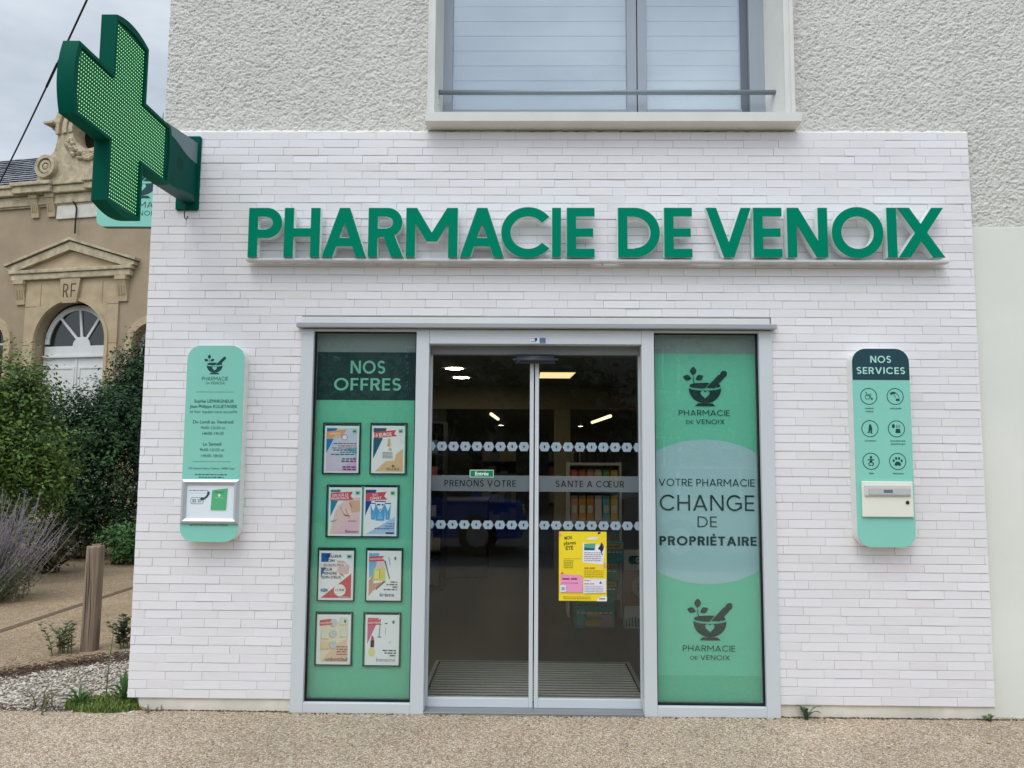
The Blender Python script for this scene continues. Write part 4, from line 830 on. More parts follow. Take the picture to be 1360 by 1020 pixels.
# ------------------------------------------------------------------ things inside the shop
t = thing('entrance_mat', 'ribbed grey entrance mat let into the floor behind the sliding doors', 'door mat', (0, .7, 0))
obj('tray', MB().box(-.715, .715, .22, 1.22, .0085, .012), mat('mat_dark', (14, 14, 14), rough=.9), t)
q = MB()
for k in range(16): q.box(-.70, .70, .235+k*.0612, .235+k*.0612+.020, .0125, .020)
obj('rib', q, mat('mat_rib', (166, 164, 156), rough=.6), t); q = MB()
q.box(-.74, -.7155, .20, 1.24, .0085, .017); q.box(.7155, .74, .20, 1.24, .0085, .017); q.box(-.715, .715, 1.2205, 1.24, .0085, .017); obj('edge', q, M_aludk, t)
def lamp_disc(x, y, z, r_, e, label, cat='ceiling light', group=None):
    pend = z < 2.5
    t_ = thing('ceiling_light', label, cat, (x, y, z), group)
    if pend: obj('rod', MB().tube([(x, y, z), (x, y, 2.599)], .003, 6), mat('counter_dark', (58, 60, 58), rough=.5), t_)
    obj('trim', MB().lathe([(r_, 0), (r_+.012, -.004), (r_+.014, .0), (r_+.014, .003)], (x, y, z-.004), 24), M_white, t_)
    obj('diffuser', MB().lathe([(0, -.002), (r_-.001, -.002), (r_-.001, .002)], (x, y, z-.004), 24), mat('warm_lamp_%d' % int(e*10), (255, 234, 200), emit=e), t_)
lamp_disc(-.88, 4.12, 2.599, .10, 55, 'round ceiling downlight nearest the door, upper of the two lit discs'); lamp_disc(-.88, 5.14, 2.599, .10, 55, 'round ceiling downlight just in front of the beige bulkhead, lower of the two lit discs')
lamp_disc(-.50, 10.0, 2.20, .05, 30, 'tiny round spot glowing far back behind the left door'); lamp_disc(1.0, 10.0, 2.19, .05, 30, 'tiny round spot glowing far back behind the right door')
lamp_disc(-.88, 2.08, 2.599, .10, 28, 'added unseen downlight just inside the left sliding door, to brighten the shop'); lamp_disc(.64, 2.08, 2.599, .10, 28, 'added unseen downlight just inside the right sliding door, to brighten the shelf')  # both added out of view behind the header to light the shelf front
def lamp_panel(pts, z, e, label, name='ceiling_light'):
    t_ = thing(name, label, 'ceiling light', (pts[0][0], pts[0][1], z)); vs_, ts_ = PS(pts); mb = MB(); k = len(vs_)
    mb.add([(x, y, z-.012) for x, y in vs_], [f[::-1] for f in ts_]); obj('diffuser', mb, mat('warm_lamp_%d' % int(e*10), (255, 226, 170), emit=e), t_)
    cx, cy = sum(p_[0] for p_ in pts)/len(pts), sum(p_[1] for p_ in pts)/len(pts); big = [(cx+(x-cx)*1.04, cy+(y-cy)*1.04) for x, y in pts]
    mb = MB(); b_ = len(pts); mb.add([(x, y, z-.010) for x, y in big]+[(x, y, z-.001) for x, y in big], [tuple(range(b_))[::-1]]+[(i, (i+1) % b_, b_+(i+1) % b_, b_+i) for i in range(b_)]); obj('housing', mb, M_white, t_)
lamp_panel([(.12, 4.42), (.54, 4.42), (.51, 5.08), (.12, 5.08)], 2.599, 1.2, 'dim rectangular ceiling panel light above the right sliding door')
def tube_lamp(a, b, e, label):
    t_ = thing('strip_light', label, 'strip light', a); obj('tube', MB().tube([a, b], .026, 10), mat('warm_lamp_%d' % int(e*10), (255, 232, 196), emit=e), t_)
    for q_ in (a, b): obj('hanger', MB().tube([(q_[0], q_[1], q_[2]+.04), (q_[0], q_[1], 2.599)], .003, 6), mat('counter_dark', (58, 60, 58), rough=.5), t_)
tube_lamp((-.58, 7.35, 2.255), (-.53, 9.2, 2.27), 1.6, 'short lit strip light hanging behind the bulkhead in the left door'); tube_lamp((1.27, 7.35, 2.235), (1.20, 9.8, 2.25), 1.6, 'slanting lit strip light hanging behind the bulkhead in the right door')
# display shelf with products
t = thing('display_shelf', 'tall white shelf unit with coloured packets behind the right sliding door', 'shelf', (.64, 3.2, .008))
M_lam = mat('white_laminate', (206, 208, 202), rough=.5)
q = MB(); q.box(.37, .39, 3.0, 3.35, .009, 1.53); q.box(.885, .905, 3.0, 3.35, .009, 1.53); q.box(.3905, .8845, 3.33, 3.35, .009, 1.52); obj('side_panel', q, M_lam, t)
for z in (.18, .58, .93, 1.26, 1.50): obj('shelf', MB().box(.3905, .8845, 3.0, 3.329, z, z+.025), M_lam, t)
pk = [(214, 164, 150), (220, 160, 60), (216, 150, 40), (220, 214, 206), (110, 190, 200), (230, 190, 80), (222, 120, 130), (200, 120, 60), (120, 170, 90)]
words = ['pink', 'orange', 'amber', 'white', 'sky blue', 'yellow', 'rose', 'rust', 'green']
def packet(x0, x1, z0, hgt, y, ci, label):
    t_ = thing('packet', label, 'packet', ((x0+x1)/2, y, z0), 'packets on the white display shelf')
    obj('carton', MB().bbox(x0, x1, y, y+.09, z0+.0005, z0+hgt*.86, .003), ink(pk[ci]), t_); obj('lid', MB().box(x0+.004, x1-.004, y+.003, y+.087, z0+hgt*.86+.0005, z0+hgt), ink(tuple(int(c*.8) for c in pk[ci])), t_)
    obj('packet_label', MB().box(x0+.012, x1-.012, y-.0012, y-.0002, z0+hgt*.3, z0+hgt*.6), ink((226, 224, 214)), t_)
for row, z, nm in ((0, .9555, 'third'), (1, 1.2855, 'second'), (2, .6055, 'fourth')):
    cs = ([0, 1, 2, 3, 4, 5], [6, 7, 0, 3, 8, 5], [3, 6, 4, 2, 0, 7])[row]
    for k, ci in enumerate(cs):
        x = .40+k*.080; packet(x, x+.070, z, .24 if row == 0 else .17, 3.03, ci, '%s packet on the %s shelf down of the white display shelf' % (words[ci], nm))
for k in range(5): 
    t_ = thing('bottle', ('dark bottle standing on top of the white display shelf, %s' % ('at its left end', 'second from its left end', 'in the middle', 'second from its right end', 'at its right end')[k]), 'bottle', (.46+k*.09, 3.1, 1.5255), 'dark bottles on top of the shelf')
    obj('body', MB().lathe([(0, 0), (.026, 0), (.026, .10), (.010, .13)], (.46+k*.09, 3.1, 1.5255), 14), ink((44, 46, 50)), t_); obj('cap', MB().lathe([(.010, .1305), (.012, .135), (.012, .155), (0, .155)], (.46+k*.09, 3.1, 1.5255), 12), ink((120, 120, 118)), t_)
def carton(x0, x1, y0, y1, z0, z1, label, c=(60, 150, 140), c2=(206, 160, 50), k=0):
    t_ = thing('carton', label, 'carton', ((x0+x1)/2, y0, z0), 'teal cartons inside the right door'); obj('box', MB().bbox(x0, x1, y0, y1, z0, z1, .004), ink(c), t_)
    p = Print(y0-.0008, .0006); h_ = z1-z0; p.add(RS(x0+.01, x1-.01, z1-.30*h_, z1-.08*h_), c2); r2 = random.Random(k)
    if x1-x0 > .25:
        p.mb = MB(); p.y = y0-.0008; p.add(RS(x0+.10, x1-.10, z0+.02, z0+.075), c2); p.add(RS(x0+.11, x1-.12, z0+.10, z0+.145), c2); p.add(RS(x1-.12, x1-.02, z0+.02, z0+.12), (176, 150, 150)); p.add(RS(x0+.02, x0+.09, z0+.03, z0+.16), (96, 180, 170))
    p.add(dashes(x0+.02, x1-.02, z1-.5*h_, .012, k), (214, 226, 220)); p.add(dashes(x0+.02, x1-.03, z1-.22*h_, .012, k+5), (120, 70, 50)); obj('carton_print', p.mb, None, t_)
carton(.405, .772, 2.5, 2.75, .0095, .272, 'wide teal and yellow carton on the shop floor below the yellow poster', k=1)
carton(.60, .80, 2.52, 2.74, .2725, .435, 'teal carton with a yellow band, on top of the wide floor carton', k=2)
carton(.60, .815, 2.52, 2.74, .4355, .60, 'teal carton with a yellow band, middle of the stack behind the yellow poster', k=3)
carton(.62, .865, 2.52, 2.74, .6005, .785, 'teal carton with an orange strip, topmost of the stack behind the yellow poster', k=4)
t = thing('display_board', 'white and brown cardboard display with green letters GUM, half hidden by the right door jamb', 'display', (1.04, 2.55, .0085))
obj('board', MB().bbox(.865, 1.215, 2.52, 2.62, .0085, .712, .003), ink((206, 206, 198)), t)
p = Print(2.5192, .0006); p.add(RS(.866, 1.214, .21, .54), (150, 120, 100)); p.poly(rrect(.905, 1.175, .590, .668, .035), (20, 84, 72)); p.add(caps('GUM', .046, t=.2, track=.18, center=1.04, z=.606), (206, 224, 214)); p.poly(disc(1.04, .385, .105), (176, 168, 150)); p.add(dashes(.985, 1.10, .40, .014, 2), (120, 130, 120)); p.add(dashes(.985, 1.10, .36, .014, 3), (120, 130, 120))
rr_ = random.Random(5)
for k in range(12): h_ = rr_.uniform(.03, .10); p.add(RS(.875+k*.028, .893+k*.028, .02, .02+h_), (60, 130, 90))
obj('board_print', p.mb, None, t)
t = thing('counter', 'dark counter at the back left of the shop interior', 'counter', (-1.2, 6.0, .008)); obj('front', MB().bbox(-2.1, -.55, 5.5, 6.2, .0085, 1.0), mat('counter_dark', (58, 60, 58), rough=.5), t); obj('counter_top', MB().bbox(-2.12, -.53, 5.46, 6.22, 1.0005, 1.03), mat('counter_top', (96, 98, 96), rough=.4), t)
t = thing('shelf_unit', 'tall dark shelf unit with rows of small boxes on the left inside the shop', 'shelf', (-1.6, 4, .008)); q = MB().box(-1.90, -1.02, 4.9, 4.92, .0085, 2.0)
q.box(-1.90, -1.88, 4.55, 4.8995, .0085, 2.0); q.box(-1.04, -1.02, 4.55, 4.8995, .0085, 2.0)
for z in (.05, .45, .85, 1.25, 1.6, 1.98): q.box(-1.8795, -1.0405, 4.55, 4.8995, z, z+.02)
obj('rack', q, mat('counter_dark', (58, 60, 58)), t); q = MB(); q.mats = [ink(c) for c in ((120, 124, 120), (150, 140, 120), (90, 110, 130), (150, 100, 100), (176, 176, 168))]
for z in (.07, .47, .87, 1.27, 1.62):
    x = -1.87
    while x < -1.12: wd = rr_.uniform(.05, .09); q.box(x, x+wd, 4.6, 4.75, z+.0005, z+rr_.uniform(.12, .28), mi=rr_.randrange(5)); x += wd+.004
kind(obj('small_boxes', q, None, t), 'stuff')
t = thing('rear_shelf', 'dim shelf unit of pale boxes against the back wall of the shop', 'shelf', (1, 11, .008)); q = MB()
for z in (.3, .7, 1.1, 1.5, 1.9): q.box(-.9, 2.6, 10.7, 11.19, z, z+.02)
obj('rack', q, mat('counter_dark', (58, 60, 58)), t); q = MB(); q.mats = [ink(c) for c in ((140, 124, 110), (150, 140, 120), (110, 120, 130), (150, 110, 100), (166, 160, 140))]
for z in (.32, .72, 1.12, 1.52):
    x = -.88
    while x < 2.5: wd = rr_.uniform(.08, .2); q.box(x, x+wd, 10.75, 11.1, z+.0005, z+rr_.uniform(.15, .33), mi=rr_.randrange(5)); x += wd+.006
kind(obj('small_boxes', q, None, t), 'stuff')

# ------------------------------------------------------------------ the old stone building behind, left
M_stu = mat('ochre_stucco', (162, 145, 122), rough=.92, spec=.1, var=.16, vscale=1.1, bump=.4, bscale=25, bdist=.01)
M_sto = mat('yellow_limestone', (182, 163, 134), rough=.9, spec=.1, var=.2, vscale=2.4, bump=.4, bscale=18, bdist=.012)
M_stw = mat('weathered_limestone', (182, 168, 142), rough=.92, spec=.1, var=.38, vscale=5, bump=.6, bscale=16, bdist=.02)
M_sla = mat('slate_roof', (120, 124, 132), rough=.7, spec=.3, var=.28, vscale=3, bump=.5, bscale=10, bdist=.02, stretch=(1, 1, 6))
M_wht = mat('old_white_paint', (214, 214, 212), rough=.55, var=.08, vscale=3); M_dgl = mat('dark_window_glass', (26, 32, 32), rough=.08, spec=.6)
OB = thing('old_stone_building', 'old ochre building with arched doorway, pediment and carved roof gable behind the hedge', 'building', (-11.7, 15, 0), local=True, rotz=R(-12))
def arch(cx, w_, z0, zs, n=24): return [(cx-w_, z0), (cx+w_, z0)]+[(cx+w_*math.cos(R(180*i/n)), zs+w_*math.sin(R(180*i/n))) for i in range(n+1)]
wallp = rect(-9, 9, -.3, 8.08)
holes = [arch(.04, 1.06, .9, 4.46), arch(2.42, .50, 3.42, 4.36), arch(-2.42, .50, 3.42, 4.50), arch(5.2, .50, 3.42, 4.40), arch(-5.2, .50, 3.42, 4.40)]
wl = MB().ext(union([wallp], holes), 0, .4); wl.box(-9, -8.6, .401, 9, -.3, 8.08); wl.box(8.6, 9, .401, 9, -.3, 8.08); wl.box(-8.599, 8.599, 8.6, 9, -.3, 8.08)
obj('wall', wl, M_stu, OB)
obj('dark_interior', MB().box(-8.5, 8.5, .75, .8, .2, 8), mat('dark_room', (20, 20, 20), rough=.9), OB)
su = MB().ext(union([rect(-1.36, 1.44, .0, 6.10)], [arch(.04, 1.06, .0, 4.46)]), -.05, -.002); sd_ = obj('door_surround', su, M_sto, OB)
jt_ = MB()
for z in (1.4, 2.4, 3.4, 4.4, 5.40): jt_.box(-1.365, -1.02, -.053, -.0505, z, z+.018); jt_.box(1.10, 1.445, -.053, -.0505, z, z+.018)
for x in (-.9, .95): jt_.box(x, x+.016, -.053, -.0505, 5.42, 6.0)
obj('stone_joint', jt_, mat('stone_joint_dark', (140, 112, 78), rough=.95), sd_)
obj('archivolt', MB().ext(union([band_ring(.04, 4.46, 1.16, 1.16, .09, 0, 180, 30), rect(-1.12, -1.03, .5, 4.46), rect(1.11, 1.20, .5, 4.46)]), -.085, -.0505), M_sto, OB)
ky = MB().ext(PS([(-.17, 5.46), (.25, 5.46), (.34, 6.095), (-.26, 6.095)]), -.13, -.0508); kk = obj('keystone', ky, M_sto, OB)
q = MB(); y_ = -.1325
for ch_, x, w_ in (('R', -.155, .16), ('F', .075, .15)): q.flat(tf(union(glyph(ch_, w_/.36, .10)), .36, .36, x, 5.60), y_)
obj('carved_letters', q, mat('carved_dark', (92, 70, 48), rough=.95), kk)
pd = MB().bbox(-1.78, 1.80, -.15, -.002, 6.10, 6.26, .02); pd.bbox(-1.84, 1.86, -.19, -.002, 6.262, 6.36, .02)
obj('pediment_base', pd, M_stw, OB)
pr = MB().ext(PS([(-1.90, 6.362), (-1.56, 6.362), (.01, 6.84), (1.58, 6.362), (1.92, 6.362), (1.92, 6.45), (.01, 7.05), (-1.90, 6.45)]), -.17, -.002)
pr.ext(PS([(-1.96, 6.465), (.01, 7.085), (1.98, 6.465), (1.98, 6.53), (.01, 7.155), (-1.96, 6.53)]), -.22, -.002); obj('raking_cornice', pr, M_stw, OB)
obj('tympanum', MB().ext(PS([(-1.55, 6.3625), (1.57, 6.3625), (.01, 6.835)]), -.055, -.002), M_sto, OB)
def bracket(x0, x1, z0, z1, d, nm='bracket'):
    q = MB(); h_ = z1-z0
    q.add([(x, y, z) for x in (x0, x1) for y, z in ((-.002, z0), (-d*.35, z0), (-d*.45, z0+h_*.25), (-d*.8, z0+h_*.62), (-d, z0+h_*.78), (-d, z1), (-.002, z1))], [(0, 1, 2, 3, 4, 5, 6)[::-1], (7, 8, 9, 10, 11, 12, 13)]+[(i, i+1, i+8, i+7) for i in range(6)])
    for k in range(3): x = x0+(x1-x0)*(.2+.27*k); q.tube([(x, -d*.48, z0+h_*.25), (x, -d*.82, z0+h_*.62)], (x1-x0)*.09, 6)
    q.box(x0-.02, x1+.02, -d-.03, -.002, z1-h_*.16, z1-.001); obj(nm, q, M_sto, OB)
bracket(-1.66, -1.38, 5.48, 6.099, .15); bracket(1.40, 1.68, 5.46, 6.099, .15)
# fanlight and door
fn = MB().ext(union([band_ring(.04, 4.46, 1.0, 1.0, .13, 0, 180, 30), rect(-.95, 1.03, 4.16, 4.40), arcp(.16, 4.40, .26, .24, 0, 180, 16)]+[band([(.16+.2*math.cos(R(a)), 4.42+.2*math.sin(R(a))), (.06+.93*math.cos(R(a)), 4.46+.93*math.sin(R(a)))], .065) for a in (48, 90, 130)]), .24, .30)
ft = obj('fanlight', fn, M_wht, OB); obj('pane', MB().box(-.95, 1.03, .275, .28, 4.4, 5.5), M_dgl, ft)
dr = MB().box(-1.0, 1.08, .27, .33, .9, 4.10); dr.box(-1.0, 1.08, .20, .30, 4.101, 4.155)
for x0, x1 in ((-.90, -.02), (.10, .98)):
    for z0, z1 in ((3.0, 3.86), (1.9, 2.85), (1.0, 1.75)):
        for q in ((x0, x1, z1-.05, z1), (x0, x1, z0, z0+.05), (x0, x0+.05, z0+.0505, z1-.0505), (x1-.05, x1, z0+.0505, z1-.0505)): dr.box(q[0], q[1], .25, .2695, q[2], q[3])
dr.box(.02, .06, .245, .2695, .9, 4.1); obj('door', dr, M_wht, OB)
obj('door_step', MB().box(-1.5, 1.6, -.9, -.001, -.05, .45).box(-1.3, 1.4, -.5, .45, .4505, .88), M_sto, OB)
for cx, zs in ((2.42, 4.36), (-2.42, 4.50), (5.2, 4.40), (-5.2, 4.40)):
    wn = MB().ext(union([band_ring(cx, zs, .70, .70, .19, 0, 180, 20), rect(cx-.70, cx-.51, 3.42, zs), rect(cx+.51, cx+.70, 3.42, zs)]), -.10, -.002)
    wo = obj('window', wn, M_sto, OB)
    obj('window_sill', MB().bbox(cx-.76, cx+.76, -.12, -.001, 3.24, 3.415, .02).bbox(cx-.68, cx+.68, -.08, -.001, 3.06, 3.2395, .02), M_sto, wo)
    f_ = union([band_ring(cx, zs, .50, .50, .075, 0, 180, 18), rect(cx-.5, cx-.425, 3.42, zs), rect(cx+.425, cx+.5, 3.42, zs), rect(cx-.04, cx+.04, 3.42, zs+.46), rect(cx-.5, cx+.5, 3.42, 3.50), rect(cx-.45, cx+.45, zs-.03, zs+.03)])
    obj('window_frame', MB().ext(f_, .22, .27), M_wht, wo); obj('pane', MB().box(cx-.49, cx+.49, .25, .256, 3.45, zs+.48), M_dgl, wo)
# cornice, brackets, plaque, gable and roof
co = MB(); co.bbox(-9.1, 9.1, -.06, -.002, 8.12, 8.16, .01); co.bbox(-9.2, 9.2, -.10, .4, 8.1605, 8.42, .02)
co.bbox(-9.3, 9.3, -.20, .4, 8.4205, 8.62, .03); co.bbox(-9.3, 9.3, -.25, .4, 8.6205, 8.72, .02)
for a, b in ((-1.78, -.60), (.42, 1.60), (-6.5, -5.0), (5.0, 6.5)): co.bbox(a, b, -.30, -.201, 8.44, 8.619, .02); co.bbox(a-.03, b+.03, -.36, -.251, 8.6215, 8.722, .02)
co.v = [(x, y, z-.06) for x, y, z in co.v]; obj('cornice', co, M_stw, OB)
for x in (-1.34, -.84, .95, 1.45, -4.4, -3.9, 4.0, 4.5): bracket(x, x+.22, 7.78, 8.359, .16, 'modillion')
obj('plaque', MB().bbox(-.58, .70, -.05, -.002, 7.70, 8.07, .015), mat('white_plaque', (206, 202, 190), rough=.7, var=.15), OB)
ga = MB(); GC = .45
left = [(x+.3, z) for x, z in [(-1.38, 8.655), (-1.38, 8.90), (-1.10, 9.30), (-.90, 9.46), (-.84, 9.70), (-.82, 9.96), (-1.00, 10.06), (-1.02, 10.20), (-1.14, 10.27), (-1.12, 10.32), (-.98, 10.33)]]
top = [(GC+1.12*math.cos(R(a)), 10.10+1.02*math.sin(R(a))) for a in range(165, 14, -6)]
outl = left+top+[(2*GC-x, z) for x, z in left[::-1]]
ga.ext(union([outl], [disc(GC, 9.98, .52)]), -.22, .30)
go = obj('gable', ga, M_stw, OB)
gm = MB()
for r_, t_, y_ in ((.98, .10, -.31), (.80, .12, -.28), (.64, .12, -.25)): gm.ext(union([band_ring(GC, 10.02, r_, r_*.97, t_, -8, 188, 30)]), y_, -.2205)
for sx_ in (-1, 1):
    x_ = GC+sx_*1.20; gm.ext(union(ring(x_, 9.04, .30, .30, .09)), -.36, -.2206); gm.ext(union(ring(x_, 9.04, .17, .17, .07)), -.33, -.2207); gm.lathe([(0, -.34), (.07, -.32), (.08, -.221)], (x_, 0, 9.04), 12, 'y')
    gm.bbox(GC+sx_*1.12-.14, GC+sx_*1.12+.14, -.42, .2, 10.14, 10.22, .02)
obj('gable_moulding', gm, M_stw, go)
gl_ = MB(); rr_ = random.Random(4)
for k in range(110):
    a = R(200+140*k/109+rr_.uniform(-4, 4)); rd = .66+rr_.uniform(-.11, .11); s_ = rr_.uniform(.04, .075)
    x, z = GC+rd*math.cos(a), 9.92+rd*math.sin(a)*.98; gl_.lathe([(0, -s_), (s_*.8, -s_*.5), (s_, 0), (s_*.7, s_)], (x, -.25, z), 7, 'y')
obj('garland', gl_, M_stw, go)
obj('oculus_back', MB().box(GC-.6, GC+.6, .2, .25, 9.4, 10.6), mat('dark_room', (20, 20, 20)), go)
ro = MB(); ro.add([(-9.4, -.2, 8.66), (9.4, -.2, 8.66), (9.4, 1.8, 10.25), (-9.4, 1.8, 10.25), (9.4, 7.0, 10.4), (-9.4, 7.0, 10.4), (9.4, 9.2, 8.724), (-9.4, 9.2, 8.724)], [(0, 1, 2, 3), (3, 2, 4, 5), (5, 4, 6, 7), (0, 3, 5, 7), (1, 6, 4, 2), (0, 7, 6, 1)])
ro.add([(-2.9, 1.6, 9.3), (7.6, 1.6, 9.3), (7.6, 7, 9.3), (-2.9, 7, 9.3), (2.35, 3.2, 12.05)], [(0, 1, 4), (1, 2, 4), (2, 3, 4), (3, 0, 4), (0, 3, 2, 1)])
obj('roof', ro, M_sla, OB)
sl_ = MB(); rr_ = random.Random(9)
for k in range(13):
    f = k/13; y_, z_ = -.2+2.0*f, 8.66+1.59*f; x = -9.4
    while x < 2:
        wd = rr_.uniform(.26, .34); f1 = (k+1.12)/13
        sl_.add([(x+.006, y_-.02, z_+.034+rr_.uniform(0, .01)), (x+wd-.006, y_-.02, z_+.034+rr_.uniform(0, .01)), (x+wd-.006, -.2+2.0*f1, 8.66+1.59*f1+.012), (x+.006, -.2+2.0*f1, 8.66+1.59*f1+.012)], [(0, 1, 2, 3)], rr_.uniform(.05, .99)); x += wd
obj('slates', sl_, mat('slate_tile', (92, 96, 104), rough=.65, tint=[(108, 112, 120), (128, 132, 140), (146, 148, 152)], var=.12), OB)
obj('gutter_cable', MB().tube([(-.06, -.03, 8.09), (-.02, -.12, 8.12), (.05, -.14, 8.07), (.07, -.09, 7.95), (.06, -.09, 7.6), (.06, -.09, 7.28)], .02, 6), mat('cable_black', (26, 26, 28), rough=.6), OB)

# overhead cable
t = thing('overhead_cable', 'black overhead cable slanting across the sky above the old stone building', 'cable', (-6, 7, 6)); q = MB()
pa, pb = Vector((-2.62, 2.0, 6.32)), Vector((-14.2, 12.5, 7.2))
cam_p = Vector((-.0793, -5.046, 1.55))
cam_r, cam_u, cam_f = cam_axes(-0.0145, 0.0946, -0.0068)
def ray(px, py, d): return cam_p+(cam_f+cam_r*((px-680)/1060)-cam_u*((py-510)/1060))*d
pa, pb = ray(150, -75, 9.0), ray(-40, 318, 17.0); pts = [pa.lerp(pb, k/16)+Vector((0, 0, -.12*math.sin(PI*k/16))) for k in range(17)]
obj('wire', q.tube(pts, .012, 6), mat('cable_black', (26, 26, 28)), t); obj('sleeve', MB().tube([pts[4], pts[5]], .017, 6), mat('cable_black', (26, 26, 28)), t)

# ------------------------------------------------------------------ planting on the left
def leafmat(name, cols, tr=.25): return mat(name, cols[0], rough=.5, spec=.35, tint=cols, transl=tr)
def leaves(P, Nn, size, ratio=.5, jit=.35, seed=0, fold=.25, tcol=None):
    """pointed leaves (two triangles folded along the midrib) at points P, facing roughly along Nn"""
    g_ = np.random.default_rng(seed); n = len(P)
    d = g_.normal(size=(n, 3)); nn = Nn+g_.normal(size=(n, 3))*jit; nn /= np.linalg.norm(nn, axis=1, keepdims=True)
    t_ = np.cross(nn, d); t_ /= np.linalg.norm(t_, axis=1, keepdims=True)+1e-9; b_ = np.cross(nn, t_)
    s_ = size*g_.uniform(.6, 1.3, (n, 1)); w_ = s_*ratio*.5
    base, tip = P-t_*s_*.5, P+t_*s_*.5+nn*s_*-.12; lf, rt = P-t_*s_*.05+b_*w_+nn*w_*fold, P-t_*s_*.05-b_*w_+nn*w_*fold
    V = np.stack([base, rt, tip, lf], 1).reshape(-1, 3); i = np.arange(n)*4
    F = np.stack([np.stack([i, i+1, i+2], -1), np.stack([i, i+2, i+3], -1)], 1).reshape(-1, 3)
    tc_ = (tcol if tcol is not None else g_.random(n)); return V, F, np.repeat(np.clip(tc_, .001, 1), 2)
def np_obj(name, V, F, T, m, parent=None):
    o0 = np.array(ORG.get(parent.name, (0, 0, 0)) if parent else (0, 0, 0), float)
    me = bpy.data.meshes.new(name); me.vertices.add(len(V)); me.vertices.foreach_set('co', (V-o0).astype(np.float32).ravel())
    k = F.shape[1]; me.loops.add(F.size); me.loops.foreach_set('vertex_index', F.astype(np.int32).ravel()); me.polygons.add(len(F)); me.polygons.foreach_set('loop_start', np.arange(len(F), dtype=np.int32)*k)
    me.update(calc_edges=True); me.validate(); at_ = me.attributes.new('tint', 'FLOAT', 'FACE'); at_.data.foreach_set('value', T.astype(np.float32)); me.materials.append(m)
    o = bpy.data.objects.new(name, me); COL.objects.link(o)
    if parent: o.parent = parent; ORG[o.name] = tuple(o0)
    return o
M_bark = mat('bark', (78, 64, 50), rough=.95, var=.3, vscale=20)
def bush(name, label, cat, lobes, n, size, cols, seed, group=None, clump=.22, base=None, ratio=.5, per=26):
    g_ = np.random.default_rng(seed); c0 = lobes[0]; bx, by = base or (c0[0], c0[1])
    t_ = thing(name, label, cat, (bx, by, 0), group); PP, NN, TT = [], [], []
    vol = np.array([l[3]*l[4]+l[3]*l[5]+l[4]*l[5] for l in lobes])**.7; tips = []
    for l, k in zip(lobes, np.round(n*vol/vol.sum()).astype(int)):
        nc = max(4, k//per); u = g_.normal(size=(nc, 3)); u /= np.linalg.norm(u, axis=1, keepdims=True)
        rad = g_.uniform(.12, 1.05, (nc, 1))**.6; C_ = np.array(l[:3])+u*rad*np.array(l[3:6]); C_ = C_[C_[:, 2] > .06]; nc = len(C_)
        if not nc: continue
        tips.append(C_[g_.integers(0, nc, min(10, nc))]); ci = g_.integers(0, nc, k); cs_ = clump*g_.uniform(.5, 1.3, nc)
        P_ = C_[ci]+g_.normal(size=(k, 3))*cs_[ci][:, None]*np.array([.55, .55, .5]); u2 = (P_-np.array(l[:3]))/np.array(l[3:6]); u2 /= np.linalg.norm(u2, axis=1, keepdims=True)+1e-9
        ct = g_.normal(.5, .2, nc); PP.append(P_); NN.append(u2*.6+np.array([0, -.15, .65])); TT.append(ct[ci]+g_.normal(0, .16, k))
    P_, N_, T_ = np.vstack(PP), np.vstack(NN), np.concatenate(TT); kp = P_[:, 2] > .02
    V, F, T2 = leaves(P_[kp], N_[kp], size, ratio, .45, seed, tcol=T_[kp]); np_obj('foliage', V, F, T2, leafmat('leaf_'+'_'.join('%d' % v for v in cols[0]), cols), t_)
    st_ = MB(); tips = np.vstack(tips); h0 = lobes[0][2]*.35
    for p_ in tips[:26]:
        b0 = Vector((bx+g_.normal()*.06, by+g_.normal()*.06, -.03)); p_ = Vector(p_); mid = b0.lerp(p_, .5)+Vector((g_.normal()*.06, g_.normal()*.06, .12)); st_.tube([b0, mid, p_], [.022, .014, .004], 5)
    obj('stem', st_, M_bark, t_); return t_
G1 = [(34, 52, 24), (66, 94, 38), (98, 128, 54), (128, 154, 76)]; G2 = [(12, 34, 22), (28, 58, 34), (48, 84, 46), (72, 112, 62)]; G3 = [(24, 44, 28), (46, 76, 42), (74, 106, 60), (104, 136, 84)]
GR = 'evergreen shrubs of the hedge along the path'
bush('hedge_shrub', 'bright green bushy shrub at the left edge, nearest of the hedge', 'shrub', [(-6.75, 4.7, 1.35, .95, .8, .95), (-6.95, 4.9, 2.3, .75, .65, .66), (-6.15, 4.9, 1.55, .5, .55, .65), (-7.6, 4.8, 1.5, .8, .7, 1.0), (-6.3, 4.8, 2.3, .32, .3, .46)], 26000, .062, G1, 11, GR)
bush('hedge_shrub', 'dark green shrub in the middle of the hedge, in front of the white arched door', 'shrub', [(-6.95, 7.4, 1.25, 1.15, .8, 1.25), (-6.75, 7.6, 2.0, .75, .6, .66), (-7.6, 7.5, 1.7, .8, .7, .85)], 30000, .07, G2, 12, GR)
bush('hedge_shrub', 'tall dark shrub with loose top shoots, beside the white brick corner', 'shrub', [(-5.9, 8.4, 1.05, 1.0, .8, 1.15), (-6.85, 8.4, 2.75, .22, .22, .75), (-7.1, 8.5, 2.4, .30, .3, .5), (-6.5, 8.4, 2.85, .36, .3, .85), (-5.95, 8.4, 2.2, .42, .3, .6), (-5.3, 8.6, 1.5, .6, .5, .7)], 26000, .066, G2, 13, GR)
bush('hedge_shrub', 'dark shrub filling the back of the hedge behind the left bright one', 'shrub', [(-8.6, 7.3, 1.5, 1.2, .8, 1.35), (-9.6, 7.0, 1.5, .9, .8, 1.3)], 16000, .075, G2, 14, GR)
